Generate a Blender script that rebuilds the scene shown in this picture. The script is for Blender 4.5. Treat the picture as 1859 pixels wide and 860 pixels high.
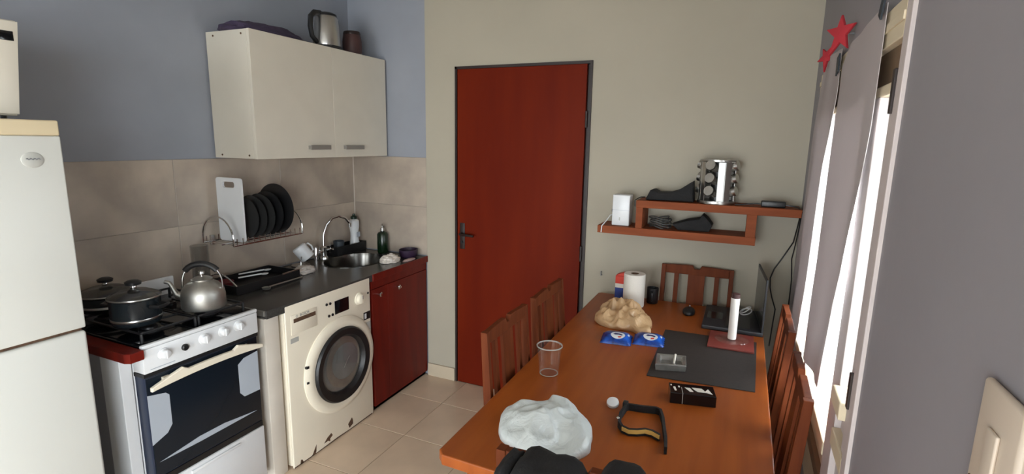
import bpy, bmesh, math, random
from math import sin, cos, pi, radians, atan2, hypot
from mathutils import Vector, Matrix, noise

for _o in list(bpy.data.objects):
    bpy.data.objects.remove(_o, do_unlink=True)
S = bpy.context.scene
COL = S.collection
random.seed(7)

# ------------------------------------------------------------------ camera
CAM_H = 1.62
yaw, pit, rol = -0.416291886, -0.181306578, 0.0183105185
fwd = Vector((sin(yaw) * cos(pit), cos(yaw) * cos(pit), sin(pit)))
rt = Vector((cos(yaw), -sin(yaw), 0))
up = rt.cross(fwd)
rt2 = cos(rol) * rt + sin(rol) * up
up2 = -sin(rol) * rt + cos(rol) * up
cd = bpy.data.cameras.new('camera')
cam = bpy.data.objects.new('camera', cd)
COL.objects.link(cam)
M = Matrix((rt2, up2, -fwd)).transposed().to_4x4()
M.translation = Vector((0, 0, CAM_H))
cam.matrix_world = M
cd.sensor_width = 36.0
cd.lens = 36.0 * 944.218 / 1859.0
cd.clip_start = 0.02
S.camera = cam

# ------------------------------------------------------------------ sky and daylight
w = bpy.data.worlds.new('world')
S.world = w
w.use_nodes = True
bg = w.node_tree.nodes['Background']
bg.inputs[0].default_value = (0.88, 0.95, 1.0, 1)
bg.inputs[1].default_value = 1.0


def portal(name, loc, rot, sx, sy):
    l = bpy.data.lights.new(name, 'AREA')
    l.shape = 'RECTANGLE'
    l.size, l.size_y = sx, sy
    l.cycles.is_portal = True
    o = bpy.data.objects.new(name, l)
    o.location, o.rotation_euler = loc, rot
    COL.objects.link(o)


portal('window_daylight', (0.46, 1.96, 1.1), (0, radians(90), 0), 1.7, 1.4)
portal('added_front_portal', (-.95, -3.40, 1.08), (radians(90), 0, 0), 1.9, 2.1)  # sky portal in the unseen front opening added for daylight
portal('added_doorway_portal', (0.46, -1.45, 1.08), (0, radians(90), 0), 2.1, 1.7)  # guides sky light through the added, unseen doorway

S.view_settings.view_transform = 'Standard'
S.view_settings.look = 'None'
S.view_settings.gamma = 1.0
S.view_settings.use_curve_mapping = False
S.view_settings.exposure = 4.1
S.cycles.use_denoising = True
S.cycles.max_bounces = 10
S.cycles.diffuse_bounces = 6
S.cycles.transparent_max_bounces = 16
S.cycles.sample_clamp_indirect = 6.0


# ------------------------------------------------------------------ materials
def lin(c):
    c /= 255.0
    return c / 12.92 if c <= 0.04045 else ((c + 0.055) / 1.055) ** 2.4


def rgb(r, g, b):
    return (lin(r), lin(g), lin(b), 1)


def mat(name, col, rough=0.5, metal=0.0, var=0.0, scale=8.0, stretch=(1, 1, 1), bump=0.0, bscale=60.0,
        spec=0.5, col2=None, coat=0.0, detail=4.0):
    m = bpy.data.materials.new(name)
    m.use_nodes = True
    nt = m.node_tree
    b = nt.nodes['Principled BSDF']
    c = rgb(*col)
    b.inputs['Roughness'].default_value = rough
    b.inputs['Metallic'].default_value = metal
    b.inputs['Specular IOR Level'].default_value = spec
    b.inputs['Coat Weight'].default_value = coat
    tc = nt.nodes.new('ShaderNodeTexCoord')
    mp = nt.nodes.new('ShaderNodeMapping')
    mp.inputs['Scale'].default_value = stretch
    nt.links.new(tc.outputs['Object'], mp.inputs[0])
    nz = nt.nodes.new('ShaderNodeTexNoise')
    nz.inputs['Scale'].default_value = scale
    nz.inputs['Detail'].default_value = detail
    nt.links.new(mp.outputs[0], nz.inputs['Vector'])
    rp = nt.nodes.new('ShaderNodeValToRGB')
    v = max(var, 0.015)
    lo = tuple(max(0, x * (1 - v)) for x in c[:3]) + (1,)
    hi = tuple(min(1, x * (1 + v)) for x in c[:3]) + (1,)
    if col2:
        hi = rgb(*col2)
        lo = c
    rp.color_ramp.elements[0].position = 0.3
    rp.color_ramp.elements[1].position = 0.7
    rp.color_ramp.elements[0].color = lo
    rp.color_ramp.elements[1].color = hi
    nt.links.new(nz.outputs['Fac'], rp.inputs[0])
    nt.links.new(rp.outputs[0], b.inputs['Base Color'])
    if bump:
        n2 = nt.nodes.new('ShaderNodeTexNoise')
        n2.inputs['Scale'].default_value = bscale
        n2.inputs['Detail'].default_value = 3
        nt.links.new(mp.outputs[0], n2.inputs['Vector'])
        bp = nt.nodes.new('ShaderNodeBump')
        bp.inputs['Strength'].default_value = bump
        bp.inputs['Distance'].default_value = 0.01
        nt.links.new(n2.outputs['Fac'], bp.inputs['Height'])
        nt.links.new(bp.outputs[0], b.inputs['Normal'])
    return m


def thin_mat(name, col, trans=0.3, rough=0.5, gloss=0.08, crease=0.0):
    """thin sheet: diffuse + translucent + a little gloss"""
    m = bpy.data.materials.new(name)
    m.use_nodes = True
    nt = m.node_tree
    out = nt.nodes['Material Output']
    nt.nodes.remove(nt.nodes['Principled BSDF'])
    nz = nt.nodes.new('ShaderNodeTexNoise')
    nz.inputs['Scale'].default_value = 6
    tc = nt.nodes.new('ShaderNodeTexCoord')
    nt.links.new(tc.outputs['Object'], nz.inputs['Vector'])
    rp = nt.nodes.new('ShaderNodeValToRGB')
    c = rgb(*col)
    rp.color_ramp.elements[0].color = tuple(x * 0.94 for x in c[:3]) + (1,)
    rp.color_ramp.elements[1].color = c
    nt.links.new(nz.outputs['Fac'], rp.inputs[0])
    d = nt.nodes.new('ShaderNodeBsdfDiffuse')
    t = nt.nodes.new('ShaderNodeBsdfTranslucent')
    g = nt.nodes.new('ShaderNodeBsdfGlossy')
    g.inputs['Roughness'].default_value = rough
    if crease:
        n2 = nt.nodes.new('ShaderNodeTexNoise')
        n2.inputs['Scale'].default_value = 18
        n2.inputs['Detail'].default_value = 4
        n2.inputs['Distortion'].default_value = 1.2
        nt.links.new(tc.outputs['Object'], n2.inputs['Vector'])
        bp = nt.nodes.new('ShaderNodeBump')
        bp.inputs['Strength'].default_value = crease
        bp.inputs['Distance'].default_value = 0.02
        nt.links.new(n2.outputs['Fac'], bp.inputs['Height'])
        for n in (d, t, g):
            nt.links.new(bp.outputs[0], n.inputs['Normal'])
    for n in (d, t):
        nt.links.new(rp.outputs[0], n.inputs['Color'])
    mx = nt.nodes.new('ShaderNodeMixShader')
    mx.inputs[0].default_value = trans
    nt.links.new(d.outputs[0], mx.inputs[1])
    nt.links.new(t.outputs[0], mx.inputs[2])
    m2 = nt.nodes.new('ShaderNodeMixShader')
    m2.inputs[0].default_value = gloss
    nt.links.new(mx.outputs[0], m2.inputs[1])
    nt.links.new(g.outputs[0], m2.inputs[2])
    nt.links.new(m2.outputs[0], out.inputs[0])
    return m


def glass_mat(name, tint=(1, 1, 1), refl=0.08, rough=0.02, haze=0.0, edge=0.35, hazecol=(200, 200, 195)):
    m = bpy.data.materials.new(name)
    m.use_nodes = True
    nt = m.node_tree
    out = nt.nodes['Material Output']
    nt.nodes.remove(nt.nodes['Principled BSDF'])
    t = nt.nodes.new('ShaderNodeBsdfTransparent')
    t.inputs[0].default_value = tint + (1,)
    g = nt.nodes.new('ShaderNodeBsdfGlossy')
    g.inputs['Roughness'].default_value = rough
    lw = nt.nodes.new('ShaderNodeLayerWeight')
    lw.inputs[0].default_value = 0.35
    ma = nt.nodes.new('ShaderNodeMath')
    ma.operation = 'MULTIPLY_ADD'
    ma.inputs[1].default_value = edge
    ma.inputs[2].default_value = refl * 0.5
    nt.links.new(lw.outputs['Facing'], ma.inputs[0])
    mx = nt.nodes.new('ShaderNodeMixShader')
    nt.links.new(ma.outputs[0], mx.inputs[0])
    nt.links.new(t.outputs[0], mx.inputs[1])
    nt.links.new(g.outputs[0], mx.inputs[2])
    last = mx
    if haze:
        d = nt.nodes.new('ShaderNodeBsdfDiffuse')
        d.inputs[0].default_value = rgb(*hazecol)
        m2 = nt.nodes.new('ShaderNodeMixShader')
        m2.inputs[0].default_value = haze
        nt.links.new(mx.outputs[0], m2.inputs[1])
        nt.links.new(d.outputs[0], m2.inputs[2])
        last = m2
    nt.links.new(last.outputs[0], out.inputs[0])
    return m


MT = dict(
    paint=mat('blue_grey_paint', (144, 148, 157), 0.75, var=0.09, scale=2.2, bump=0.05, bscale=30),
    paint_shade=mat('shade_tinted_wall_paint', (140, 137, 142), 0.6, var=0.05, scale=1.5, bump=0.06, bscale=30),  # kitchen wall paint again, window wall's dimmer light put into the tint
    beige=mat('beige_paint', (166, 159, 143), 0.75, var=0.05, scale=1.6, bump=0.06, bscale=25),
    ceil=mat('ceiling_paint', (200, 198, 192), 0.9),
    floor=mat('floor_tile_ceramic', (212, 190, 166), 0.3, var=0.10, scale=4, bump=0.02, bscale=12),
    grout=mat('floor_grout', (150, 130, 108), 0.9, var=0.1),
    wtile=mat('taupe_wall_tile', (150, 138, 128), 0.4, scale=4.0, col2=(186, 172, 156), detail=8),
    wgrout=mat('wall_grout', (150, 142, 132), 0.9),
    skirt=mat('skirting_tile', (186, 172, 150), 0.35, var=0.05),
    redwood=mat('mahogany_stain', (90, 22, 7), 0.5, scale=2, stretch=(3, 3, 0.4), col2=(108, 32, 9), spec=0.08),
    redlam=mat('red_brown_laminate', (86, 20, 14), 0.4, scale=3, stretch=(6, 6, 0.6), col2=(108, 26, 15), spec=0.2),
    darkframe=mat('dark_painted_steel', (34, 18, 14), 0.5, var=0.1),
    black=mat('black_plastic', (20, 20, 22), 0.4, var=0.1),
    blackmat=mat('black_fabric', (22, 21, 22), 0.85, var=0.15, scale=30, bump=0.2, bscale=120),
    blackgl=mat('black_glass', (10, 12, 15), 0.12, var=0.05),
    white=mat('white_enamel', (216, 218, 220), 0.3, var=0.02),
    fridge=mat('fridge_enamel', (208, 209, 203), 0.35, var=0.02, scale=3),
    yellowed=mat('yellowed_plastic', (216, 200, 166), 0.45, var=0.04, scale=3),
    cream=mat('cream_enamel', (226, 217, 198), 0.35, var=0.03, scale=4),
    whitewash=mat('whitewashed_plaster', (206, 198, 186), 0.8, var=0.06, scale=6, bump=0.15, bscale=20),
    melamine=mat('white_melamine', (208, 202, 188), 0.4, var=0.02),
    counter=mat('dark_granite', (62, 61, 59), 0.22, var=0.25, scale=90),
    steel=mat('brushed_steel', (190, 188, 184), 0.28, 1.0, var=0.06, scale=40, stretch=(1, 1, 0.05)),
    chrome=mat('chrome', (215, 215, 215), 0.1, 1.0),
    alu=mat('dull_aluminium', (178, 176, 170), 0.48, 1.0, var=0.08, scale=20),
    handle=mat('grey_metal_handle', (132, 128, 122), 0.45, 0.2, var=0.05),
    pot=mat('dark_nonstick_enamel', (26, 32, 36), 0.25, var=0.1),
    table=mat('orange_brown_table_wood', (136, 66, 22), 0.36, scale=3.0, stretch=(9, 0.7, 3), col2=(152, 78, 28), spec=0.3),
    chair=mat('chair_wood', (88, 41, 21), 0.5, scale=4.0, stretch=(8, 8, 0.8), col2=(106, 53, 28), spec=0.1),
    shelf=mat('shelf_wood', (120, 60, 32), 0.6, scale=4.0, stretch=(0.8, 8, 8), col2=(138, 73, 42), spec=0.15),
    curtain=thin_mat('white_curtain_sheet', (196, 188, 188), 0.18, 0.6, 0.02),
    bagw=thin_mat('white_thin_plastic', (226, 232, 230), 0.25, 0.35, 0.10, crease=0.45),
    bagb=thin_mat('beige_thin_plastic', (226, 188, 142), 0.25, 0.35, 0.07, crease=0.4),
    glass=glass_mat('window_glass', (0.97, 0.98, 0.98)),
    cup=glass_mat('clear_cup_plastic', (0.985, 0.985, 0.98), 0.04, 0.1, haze=0.01, edge=0.12),
    cuprim=glass_mat('cup_rim_plastic', (0.9, 0.9, 0.9), 0.15, 0.1, haze=0.35, edge=0.3),
    drumsteel=mat('washer_drum_steel', (128, 130, 130), 0.45, 0.3, var=0.1, scale=20),
    sinksteel=mat('dull_sink_steel', (112, 110, 106), 0.24, 1.0, var=0.05),
    ashglass=mat('grey_pressed_glass', (150, 148, 144), 0.15, 0.6, var=0.2, scale=30),
    drumglass=glass_mat('washer_door_glass', (0.85, 0.87, 0.88), 0.12, 0.08, haze=0.04),
    ovenglass=mat('oven_door_glass', (20, 27, 35), 0.2, spec=0.3),
    navyside=mat('navy_enamel', (44, 52, 72), 0.35),
    smoke=glass_mat('smoky_glass', (0.55, 0.55, 0.54), 0.1, 0.08, haze=0.12, hazecol=(90, 90, 88)),
    clearjar=glass_mat('clear_jar_glass', (0.82, 0.82, 0.81), 0.02, 0.1, haze=0.06, hazecol=(110, 110, 108)),
    frame=mat('cream_window_paint', (214, 200, 172), 0.5, var=0.05, scale=10),
    framepk=mat('pale_window_paint', (196, 186, 184), 0.5, var=0.05, scale=10),
    framebr=mat('brown_rail_and_head_shade', (120, 98, 76), 0.6, var=0.1, scale=10),  # wood of the low rails; also the shade tone under the window head
    switch=mat('switch_plastic', (198, 184, 168), 0.45, var=0.02),
    paper=mat('white_paper', (224, 218, 208), 0.85, var=0.02, bump=0.2, bscale=150),
    card=mat('cardboard_core', (96, 70, 50), 0.9),
    wax=mat('white_wax', (224, 220, 214), 0.5, var=0.02),
    placemat=mat('dark_placemat', (40, 32, 28), 0.7, var=0.15, scale=60, bump=0.1, bscale=200),
    redmat=mat('dull_red_cover', (120, 48, 40), 0.5, var=0.08),
    laptop=mat('dark_laptop_plastic', (34, 34, 38), 0.45, var=0.08),
    screen=mat('laptop_screen', (18, 20, 22), 0.15),
    blue=mat('blue_wrapper', (10, 24, 84), 0.3, scale=32, col2=(24, 96, 204)),
    bluedk=mat('dark_blue_wrapper', (16, 22, 84), 0.3, var=0.1),
    red=mat('red_card', (206, 52, 26), 0.5, var=0.05),
    redstar=mat('red_felt', (168, 40, 50), 0.8, var=0.08),
    navy=mat('navy_card', (24, 52, 128), 0.5),
    yellow=mat('yellow_reflective', (222, 186, 104), 0.5),
    purple=mat('purple_plastic', (44, 26, 50), 0.5, var=0.1),
    purplecl=mat('dark_purple_cloth', (60, 50, 72), 0.9, var=0.15, scale=20),
    mate=mat('brown_leather', (64, 38, 36), 0.6, var=0.15, scale=20),
    green=mat('dark_green_bottle', (12, 34, 16), 0.25, var=0.1),
    greencap=mat('dark_green_cap', (14, 40, 26), 0.4),
    pink=mat('pinkish_cloth', (176, 150, 146), 0.9, var=0.05),
    whitecl=mat('white_cloth', (214, 206, 196), 0.9, var=0.05, scale=12, bump=0.2, bscale=60),
    greycl=mat('pale_grey_sponge', (190, 182, 176), 0.9, var=0.08, scale=20, bump=0.3, bscale=60),
    grey=mat('grey_plastic', (120, 122, 124), 0.5),
    greyl=mat('light_grey_mark', (168, 176, 186), 0.5),
    badge=mat('grey_badge', (178, 178, 172), 0.35),
    rust=mat('rust_patch', (84, 60, 42), 0.9, var=0.3, scale=60),
    jar=mat('spice_jar_glass', (170, 164, 156), 0.12, 0.5, var=0.2, scale=40),
    sidegrey=mat('grey_board', (150, 150, 156), 0.5),
    tape=mat('dark_blue_tape', (36, 46, 56), 0.6),
)


# ------------------------------------------------------------------ mesh builder
class B:
    def __init__(s):
        s.bm = bmesh.new()

    def _new(s, verts, faces):
        vs = [s.bm.verts.new(v) for v in verts]
        fs = []
        for f in faces:
            try:
                fs.append(s.bm.faces.new([vs[i] for i in f]))
            except ValueError:
                pass
        return vs, fs

    def box(s, x0, x1, y0, y1, z0, z1, bev=0.0, seg=2):
        x0, x1 = min(x0, x1), max(x0, x1)
        y0, y1 = min(y0, y1), max(y0, y1)
        z0, z1 = min(z0, z1), max(z0, z1)
        v = [(x, y, z) for z in (z0, z1) for y in (y0, y1) for x in (x0, x1)]
        f = [(0, 2, 3, 1), (4, 5, 7, 6), (0, 1, 5, 4), (2, 6, 7, 3), (0, 4, 6, 2), (1, 3, 7, 5)]
        vs, fs = s._new(v, f)
        if bev:
            es = list({e for q in fs for e in q.edges})
            bmesh.ops.bevel(s.bm, geom=es, offset=bev, segments=seg, affect='EDGES', profile=0.5, clamp_overlap=True)
        return s

    def prism(s, pts, a, b, axis=2, bev=0.0):
        """closed polygon extruded a..b along axis (pts in the two other axes in order)"""
        n = len(pts)

        def p3(p, h):
            if axis == 2:
                return (p[0], p[1], h)
            if axis == 1:
                return (p[0], h, p[1])
            return (h, p[0], p[1])
        v = [p3(p, a) for p in pts] + [p3(p, b) for p in pts]
        f = [tuple(range(n - 1, -1, -1)), tuple(range(n, 2 * n))]
        f += [(i, (i + 1) % n, n + (i + 1) % n, n + i) for i in range(n)]
        vs, fs = s._new(v, f)
        bmesh.ops.recalc_face_normals(s.bm, faces=fs)
        if bev:
            es = list({e for q in fs[:2] for e in q.edges})
            bmesh.ops.bevel(s.bm, geom=es, offset=bev, segments=2, affect='EDGES', profile=0.5, clamp_overlap=True)
        return s

    def lathe(s, prof, c=(0, 0, 0), seg=28, axis=2, sx=1.0, sy=1.0, cap=True):
        """profile of (r, h) turned around axis through c"""
        rings = []
        for r, h in prof:
            ring = []
            for k in range(seg):
                t = 2 * pi * k / seg
                a, b = r * cos(t) * sx, r * sin(t) * sy
                if axis == 2:
                    p = (c[0] + a, c[1] + b, c[2] + h)
                elif axis == 1:
                    p = (c[0] + a, c[1] + h, c[2] + b)
                else:
                    p = (c[0] + h, c[1] + a, c[2] + b)
                ring.append(s.bm.verts.new(p))
            rings.append(ring)
        fs = []
        for i in range(len(rings) - 1):
            for k in range(seg):
                fs.append(s.bm.faces.new((rings[i][k], rings[i][(k + 1) % seg], rings[i + 1][(k + 1) % seg], rings[i + 1][k])))
        if cap:
            if prof[0][0] > 1e-5:
                fs.append(s.bm.faces.new(list(reversed(rings[0]))))
            if prof[-1][0] > 1e-5:
                fs.append(s.bm.faces.new(rings[-1]))
        bmesh.ops.remove_doubles(s.bm, verts=[v for r in rings for v in r], dist=1e-6)
        fs = [q for q in fs if q.is_valid]
        bmesh.ops.recalc_face_normals(s.bm, faces=fs)
        return s

    def tube(s, pts, r, seg=8, closed=False):
        pts = [Vector(p) for p in pts]
        n = len(pts)
        rr = r if isinstance(r, (list, tuple)) else [r] * n
        rings = []
        prevn = None
        for i, p in enumerate(pts):
            if closed:
                d = pts[(i + 1) % n] - pts[i - 1]
            else:
                d = pts[min(i + 1, n - 1)] - pts[max(i - 1, 0)]
            d.normalize()
            if prevn is None:
                a = Vector((0, 0, 1)) if abs(d.z) < 0.9 else Vector((1, 0, 0))
                nrm = (a - d * a.dot(d)).normalized()
            else:
                nrm = (prevn - d * prevn.dot(d)).normalized()
            prevn = nrm
            bn = d.cross(nrm)
            rings.append([s.bm.verts.new(p + rr[i] * (cos(2 * pi * k / seg) * nrm + sin(2 * pi * k / seg) * bn)) for k in range(seg)])
        m = n if closed else n - 1
        for i in range(m):
            a, b = rings[i], rings[(i + 1) % n]
            for k in range(seg):
                s.bm.faces.new((a[k], a[(k + 1) % seg], b[(k + 1) % seg], b[k]))
        if not closed:
            s.bm.faces.new(list(reversed(rings[0])))
            s.bm.faces.new(rings[-1])
        return s

    def strip(s, pts, wdir, wid, th):
        """a flat band following pts; wdir = width direction, th = thickness"""
        pts = [Vector(p) for p in pts]
        wd = Vector(wdir).normalized()
        rings = []
        for i, p in enumerate(pts):
            d = (pts[min(i + 1, len(pts) - 1)] - pts[max(i - 1, 0)]).normalized()
            nn = d.cross(wd).normalized()
            rings.append([s.bm.verts.new(p + a * wd * wid / 2 + b * nn * th / 2) for a, b in ((-1, -1), (1, -1), (1, 1), (-1, 1))])
        for i in range(len(rings) - 1):
            for k in range(4):
                s.bm.faces.new((rings[i][k], rings[i][(k + 1) % 4], rings[i + 1][(k + 1) % 4], rings[i + 1][k]))
        s.bm.faces.new(list(reversed(rings[0])))
        s.bm.faces.new(rings[-1])
        return s

    def mound(s, outline, c, H, z, amp=.25, freq=9.0, seed=0, nr=26, na=120, peaks=()):
        """a low crumpled heap over a footprint outline"""
        o = Vector((seed * 5.1, seed * 2.3, seed))
        pol = sorted(((atan2(p[1] - c[1], p[0] - c[0]), hypot(p[0] - c[0], p[1] - c[1])) for p in outline))
        pol = [(pol[-1][0] - 2 * pi, pol[-1][1])] + pol + [(pol[0][0] + 2 * pi, pol[0][1])]

        def rad(t):
            for (a0, r0), (a1, r1) in zip(pol[:-1], pol[1:]):
                if a0 <= t <= a1:
                    f = (t - a0) / (a1 - a0 + 1e-9)
                    f = f * f * (3 - 2 * f)
                    return r0 * (1 - f) + r1 * f
            return pol[0][1]
        top = s.bm.verts.new((c[0], c[1], z + H))
        prev = None
        for i in range(1, nr + 1):
            q = i / nr
            ring = []
            for k in range(na):
                t = -pi + 2 * pi * k / na
                r = rad(t) * (q if q < .85 else .85 + .15 * sin((q - .85) / .15 * pi / 2))
                x, y = c[0] + r * cos(t), c[1] + r * sin(t)
                e = max(0.0, 1 - q ** 3.2) ** .55
                v = Vector((x, y, 0))
                rd = 1 - abs(noise.noise(v * freq + o)) * 1.9
                rd2 = 1 - abs(noise.noise(v * freq * 2.3 - o)) * 1.9
                h = H * e * (1 + amp * (rd - .5) + amp * .5 * (rd2 - .5))
                for (px_, py_, ph_, pw_) in peaks:
                    h += e ** .5 * ph_ * math.exp(-((x - px_) ** 2 + (y - py_) ** 2) / pw_ ** 2)
                ring.append(s.bm.verts.new((x, y, z + max(h, 0))))
            for k in range(na):
                if prev is None:
                    s.bm.faces.new((top, ring[k], ring[(k + 1) % na]))
                else:
                    s.bm.faces.new((prev[k], ring[k], ring[(k + 1) % na], prev[(k + 1) % na]))
            prev = ring
        s.bm.faces.new(prev[::-1])
        return s

    def blob(s, c, rx, ry, rz, amp=0.15, freq=3.0, seed=0, lobes=(), sub=4, flat=0.0, ridge=0.0):
        r = bmesh.ops.create_icosphere(s.bm, subdivisions=sub, radius=1.0)
        o = Vector((seed * 7.3, seed * 3.1, seed * 1.7))
        for v in r['verts']:
            d = v.co.normalized()
            k = 1 + amp * noise.noise(d * freq + o) + amp * 0.6 * noise.noise(d * freq * 2.3 + o)
            if ridge:
                k += ridge * (0.5 - abs(noise.noise(d * freq * 1.6 - o)) * 2.2)
                k += ridge * 0.4 * (0.5 - abs(noise.noise(d * freq * 3.7 - o)) * 2.2)
            t = atan2(d.y, d.x)
            for a, bo, wd in lobes:
                q = (t - radians(a) + pi) % (2 * pi) - pi
                k += bo * math.exp(-(q / radians(wd)) ** 2) * (1 - d.z * d.z)
            z = d.z * k * rz
            if z < -flat * rz:
                z = -flat * rz
            v.co = Vector((c[0] + d.x * k * rx, c[1] + d.y * k * ry, c[2] + flat * rz + z))
        return s


def finish(bm, name, m, parent=None, smooth=True, ang=35, pivot=None):
    bmesh.ops.recalc_face_normals(bm, faces=bm.faces)
    me = bpy.data.meshes.new(name)
    vs = [v.co for v in bm.verts]
    lo = Vector([min(v[i] for v in vs) for i in range(3)])
    hi = Vector([max(v[i] for v in vs) for i in range(3)])
    c = (lo + hi) / 2
    if pivot == 'base' or parent is None:
        c.z = lo.z
    bmesh.ops.translate(bm, verts=bm.verts, vec=-c)
    bm.to_mesh(me)
    bm.free()
    me.materials.append(m)
    if smooth:
        for p in me.polygons:
            p.use_smooth = True
        try:
            me.set_sharp_from_angle(angle=radians(ang))
        except Exception:
            pass
    o = bpy.data.objects.new(name, me)
    COL.objects.link(o)
    if parent is not None:
        o.parent = parent
        off = Vector(parent.get('_o', (0, 0, 0)))
        o.location = c - off
    else:
        o.location = c
    o['_o'] = tuple(c)
    return o


def thing(name, label, cat, loc, group=None, local=False):
    """Empty at the base of a thing; parts are then built in world coordinates (or local ones)"""
    o = bpy.data.objects.new(name, None)
    o.empty_display_size = 0.05
    COL.objects.link(o)
    o.location = loc
    o['_o'] = (0, 0, 0) if local else tuple(loc)
    o['label'] = label
    o['category'] = cat
    if group:
        o['group'] = group
    return o


def tag(o, label, cat, group=None):
    o['label'] = label
    o['category'] = cat
    if group:
        o['group'] = group
    return o


def struct(o):
    o['kind'] = 'structure'
    return o


def dup(root, loc, rz, label, group=None):
    r = root.copy()
    COL.objects.link(r)
    r.location, r.rotation_euler = loc, (0, 0, rz)
    r['label'] = label
    if group:
        r['group'] = group
    for ch in [q for q in bpy.data.objects if q.parent == root]:
        c = ch.copy()
        COL.objects.link(c)
        c.parent = r
        for g in [q for q in bpy.data.objects if q.parent == ch]:
            d = g.copy()
            COL.objects.link(d)
            d.parent = c
    return r


def text(body, size, m, parent, loc, rot, name='lettering'):
    cu = bpy.data.curves.new('t', 'FONT')
    cu.body = body
    cu.size = size
    cu.extrude = 0.0006
    cu.align_x = 'CENTER'
    cu.align_y = 'CENTER'
    t = bpy.data.objects.new('t', cu)
    COL.objects.link(t)
    dg = bpy.context.evaluated_depsgraph_get()
    me = bpy.data.meshes.new_from_object(t.evaluated_get(dg))
    bpy.data.objects.remove(t, do_unlink=True)
    me.materials.clear()
    me.materials.append(m)
    o = bpy.data.objects.new(name, me)
    COL.objects.link(o)
    o.parent = parent
    o.location = Vector(loc) - Vector(parent.get('_o', (0, 0, 0)))
    o.rotation_euler = rot
    return o


RX = (pi / 2, 0, pi / 2)      # text lying on a face that looks to +x
XW, YB, XR = -2.51, 2.905, 0.27     # kitchen wall, back wall, window wall
YF = -3.2
ZC = 2.62
XF = -1.913                   # front line of the kitchen units

# ================================================================== STRUCTURE
fl = struct(finish(B().box(XW - .15, XR + .15, YF - .15, YB + .15, -.14, -.003).bm, 'floor', MT['grout'], smooth=False))
T = 0.4
gx, gy = -1.605, 2.19
tile_me = None
i0, i1 = math.floor((XW - gx) / T), math.ceil((XR - gx) / T)
j0, j1 = math.floor((YF - gy) / T), math.ceil((YB - gy) / T)
for i in range(i0, i1):
    for j in range(j0, j1):
        x0, x1 = max(gx + i * T, XW), min(gx + (i + 1) * T, XR)
        y0, y1 = max(gy + j * T, YF), min(gy + (j + 1) * T, YB)
        if x1 - x0 < .02 or y1 - y0 < .02:
            continue
        full = x1 - x0 > T - .001 and y1 - y0 > T - .001
        if full and tile_me:
            o = bpy.data.objects.new('floor_tile', tile_me)
            COL.objects.link(o)
            o.parent = fl
            o.location = Vector(((x0 + x1) / 2, (y0 + y1) / 2, -.004)) - Vector(fl['_o'])
        else:
            o = finish(B().box(x0 + .002, x1 - .002, y0 + .002, y1 - .002, -.008, 0, .0012, 1).bm, 'floor_tile', MT['floor'], fl, False)
            if full:
                tile_me = o.data
struct(finish(B().box(XW - .15, XR + .15, YF - .15, YB + .15, ZC, ZC + .1).bm, 'ceiling', MT['ceil'], smooth=False))

# kitchen wall (left) with two rows of tiles
wl = struct(finish(B().box(XW - .15, XW - .009, YF, YB + .15, -.003, ZC).bm, 'wall_left', MT['paint'], smooth=False))
ZT0, ZT1 = 0.855, 1.507
rows = [(ZT0, (ZT0 + ZT1) / 2), ((ZT0 + ZT1) / 2, ZT1)]
ys = [-.253, .377, 1.007, 1.637, 2.267, 2.901]
for a, b in zip(ys[:-1], ys[1:]):
    for z0, z1 in rows:
        finish(B().box(XW - .009, XW, a + .0012, b - .0012, z0 + .0012, z1 - .0012, .0015, 1).bm, 'wall_tile', MT['wtile'], wl, False)
finish(B().box(XW - .009, XW - .002, ys[0], YB, ZT0, ZT1 - .001).bm, 'tile_bed', MT['wgrout'], wl, False)
wk = struct(finish(B().box(XW - .009, -1.905, YB + .009, YB + .15, -.003, ZC).bm, 'wall_kitchen_end', MT['paint'], smooth=False))
for z0, z1 in rows:
    finish(B().box(XW + .002, -1.908, YB - .0, YB + .009, z0 + .0012, z1 - .0012, .0015, 1).bm, 'wall_tile', MT['wtile'], wk, False)
finish(B().box(XW - .004, XW + .003, YB - .003, YB + .004, ZT0, ZT1).bm, 'corner_caulk', MT['whitecl'], wk, False)
finish(B().box(XW, -1.908, YB + .002, YB + .009, ZT0, ZT1 - .001).bm, 'tile_bed', MT['wgrout'], wk, False)

# beige back wall with the door opening
DX0, DX1, DZ = -1.685, -.813, 2.066
bw = B().box(-1.905, DX0, YB - .003, YB + .15, -.003, ZC).box(DX1, XR + .16, YB - .003, YB + .15, -.003, ZC).box(DX0, DX1, YB - .003, YB + .15, DZ, ZC).box(DX0, DX1, YB + .10, YB + .15, -.003, DZ)  # last box: unseen plate added behind the door to keep light from leaking
wb = struct(finish(bw.bm, 'wall_back', MT['beige'], smooth=False))
finish(B().lathe([(.006, 0), (.004, -.012), (.0, -.013)], (-.71, YB - .003, .868), 10, 1).box(-.712, -.708, YB - .02, YB - .004, .872, .89).bm, 'wall_hook', MT['grey'], wb)
struct(finish(B().box(-1.903, DX0 - .006, YB - .016, YB - .003, 0, .09, .003).bm, 'baseboard_back', MT['skirt'], smooth=False))
struct(finish(B().box(DX1 + .006, XR, YB - .016, YB - .003, 0, .09, .003).bm, 'baseboard_back_right', MT['skirt'], smooth=False))

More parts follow.
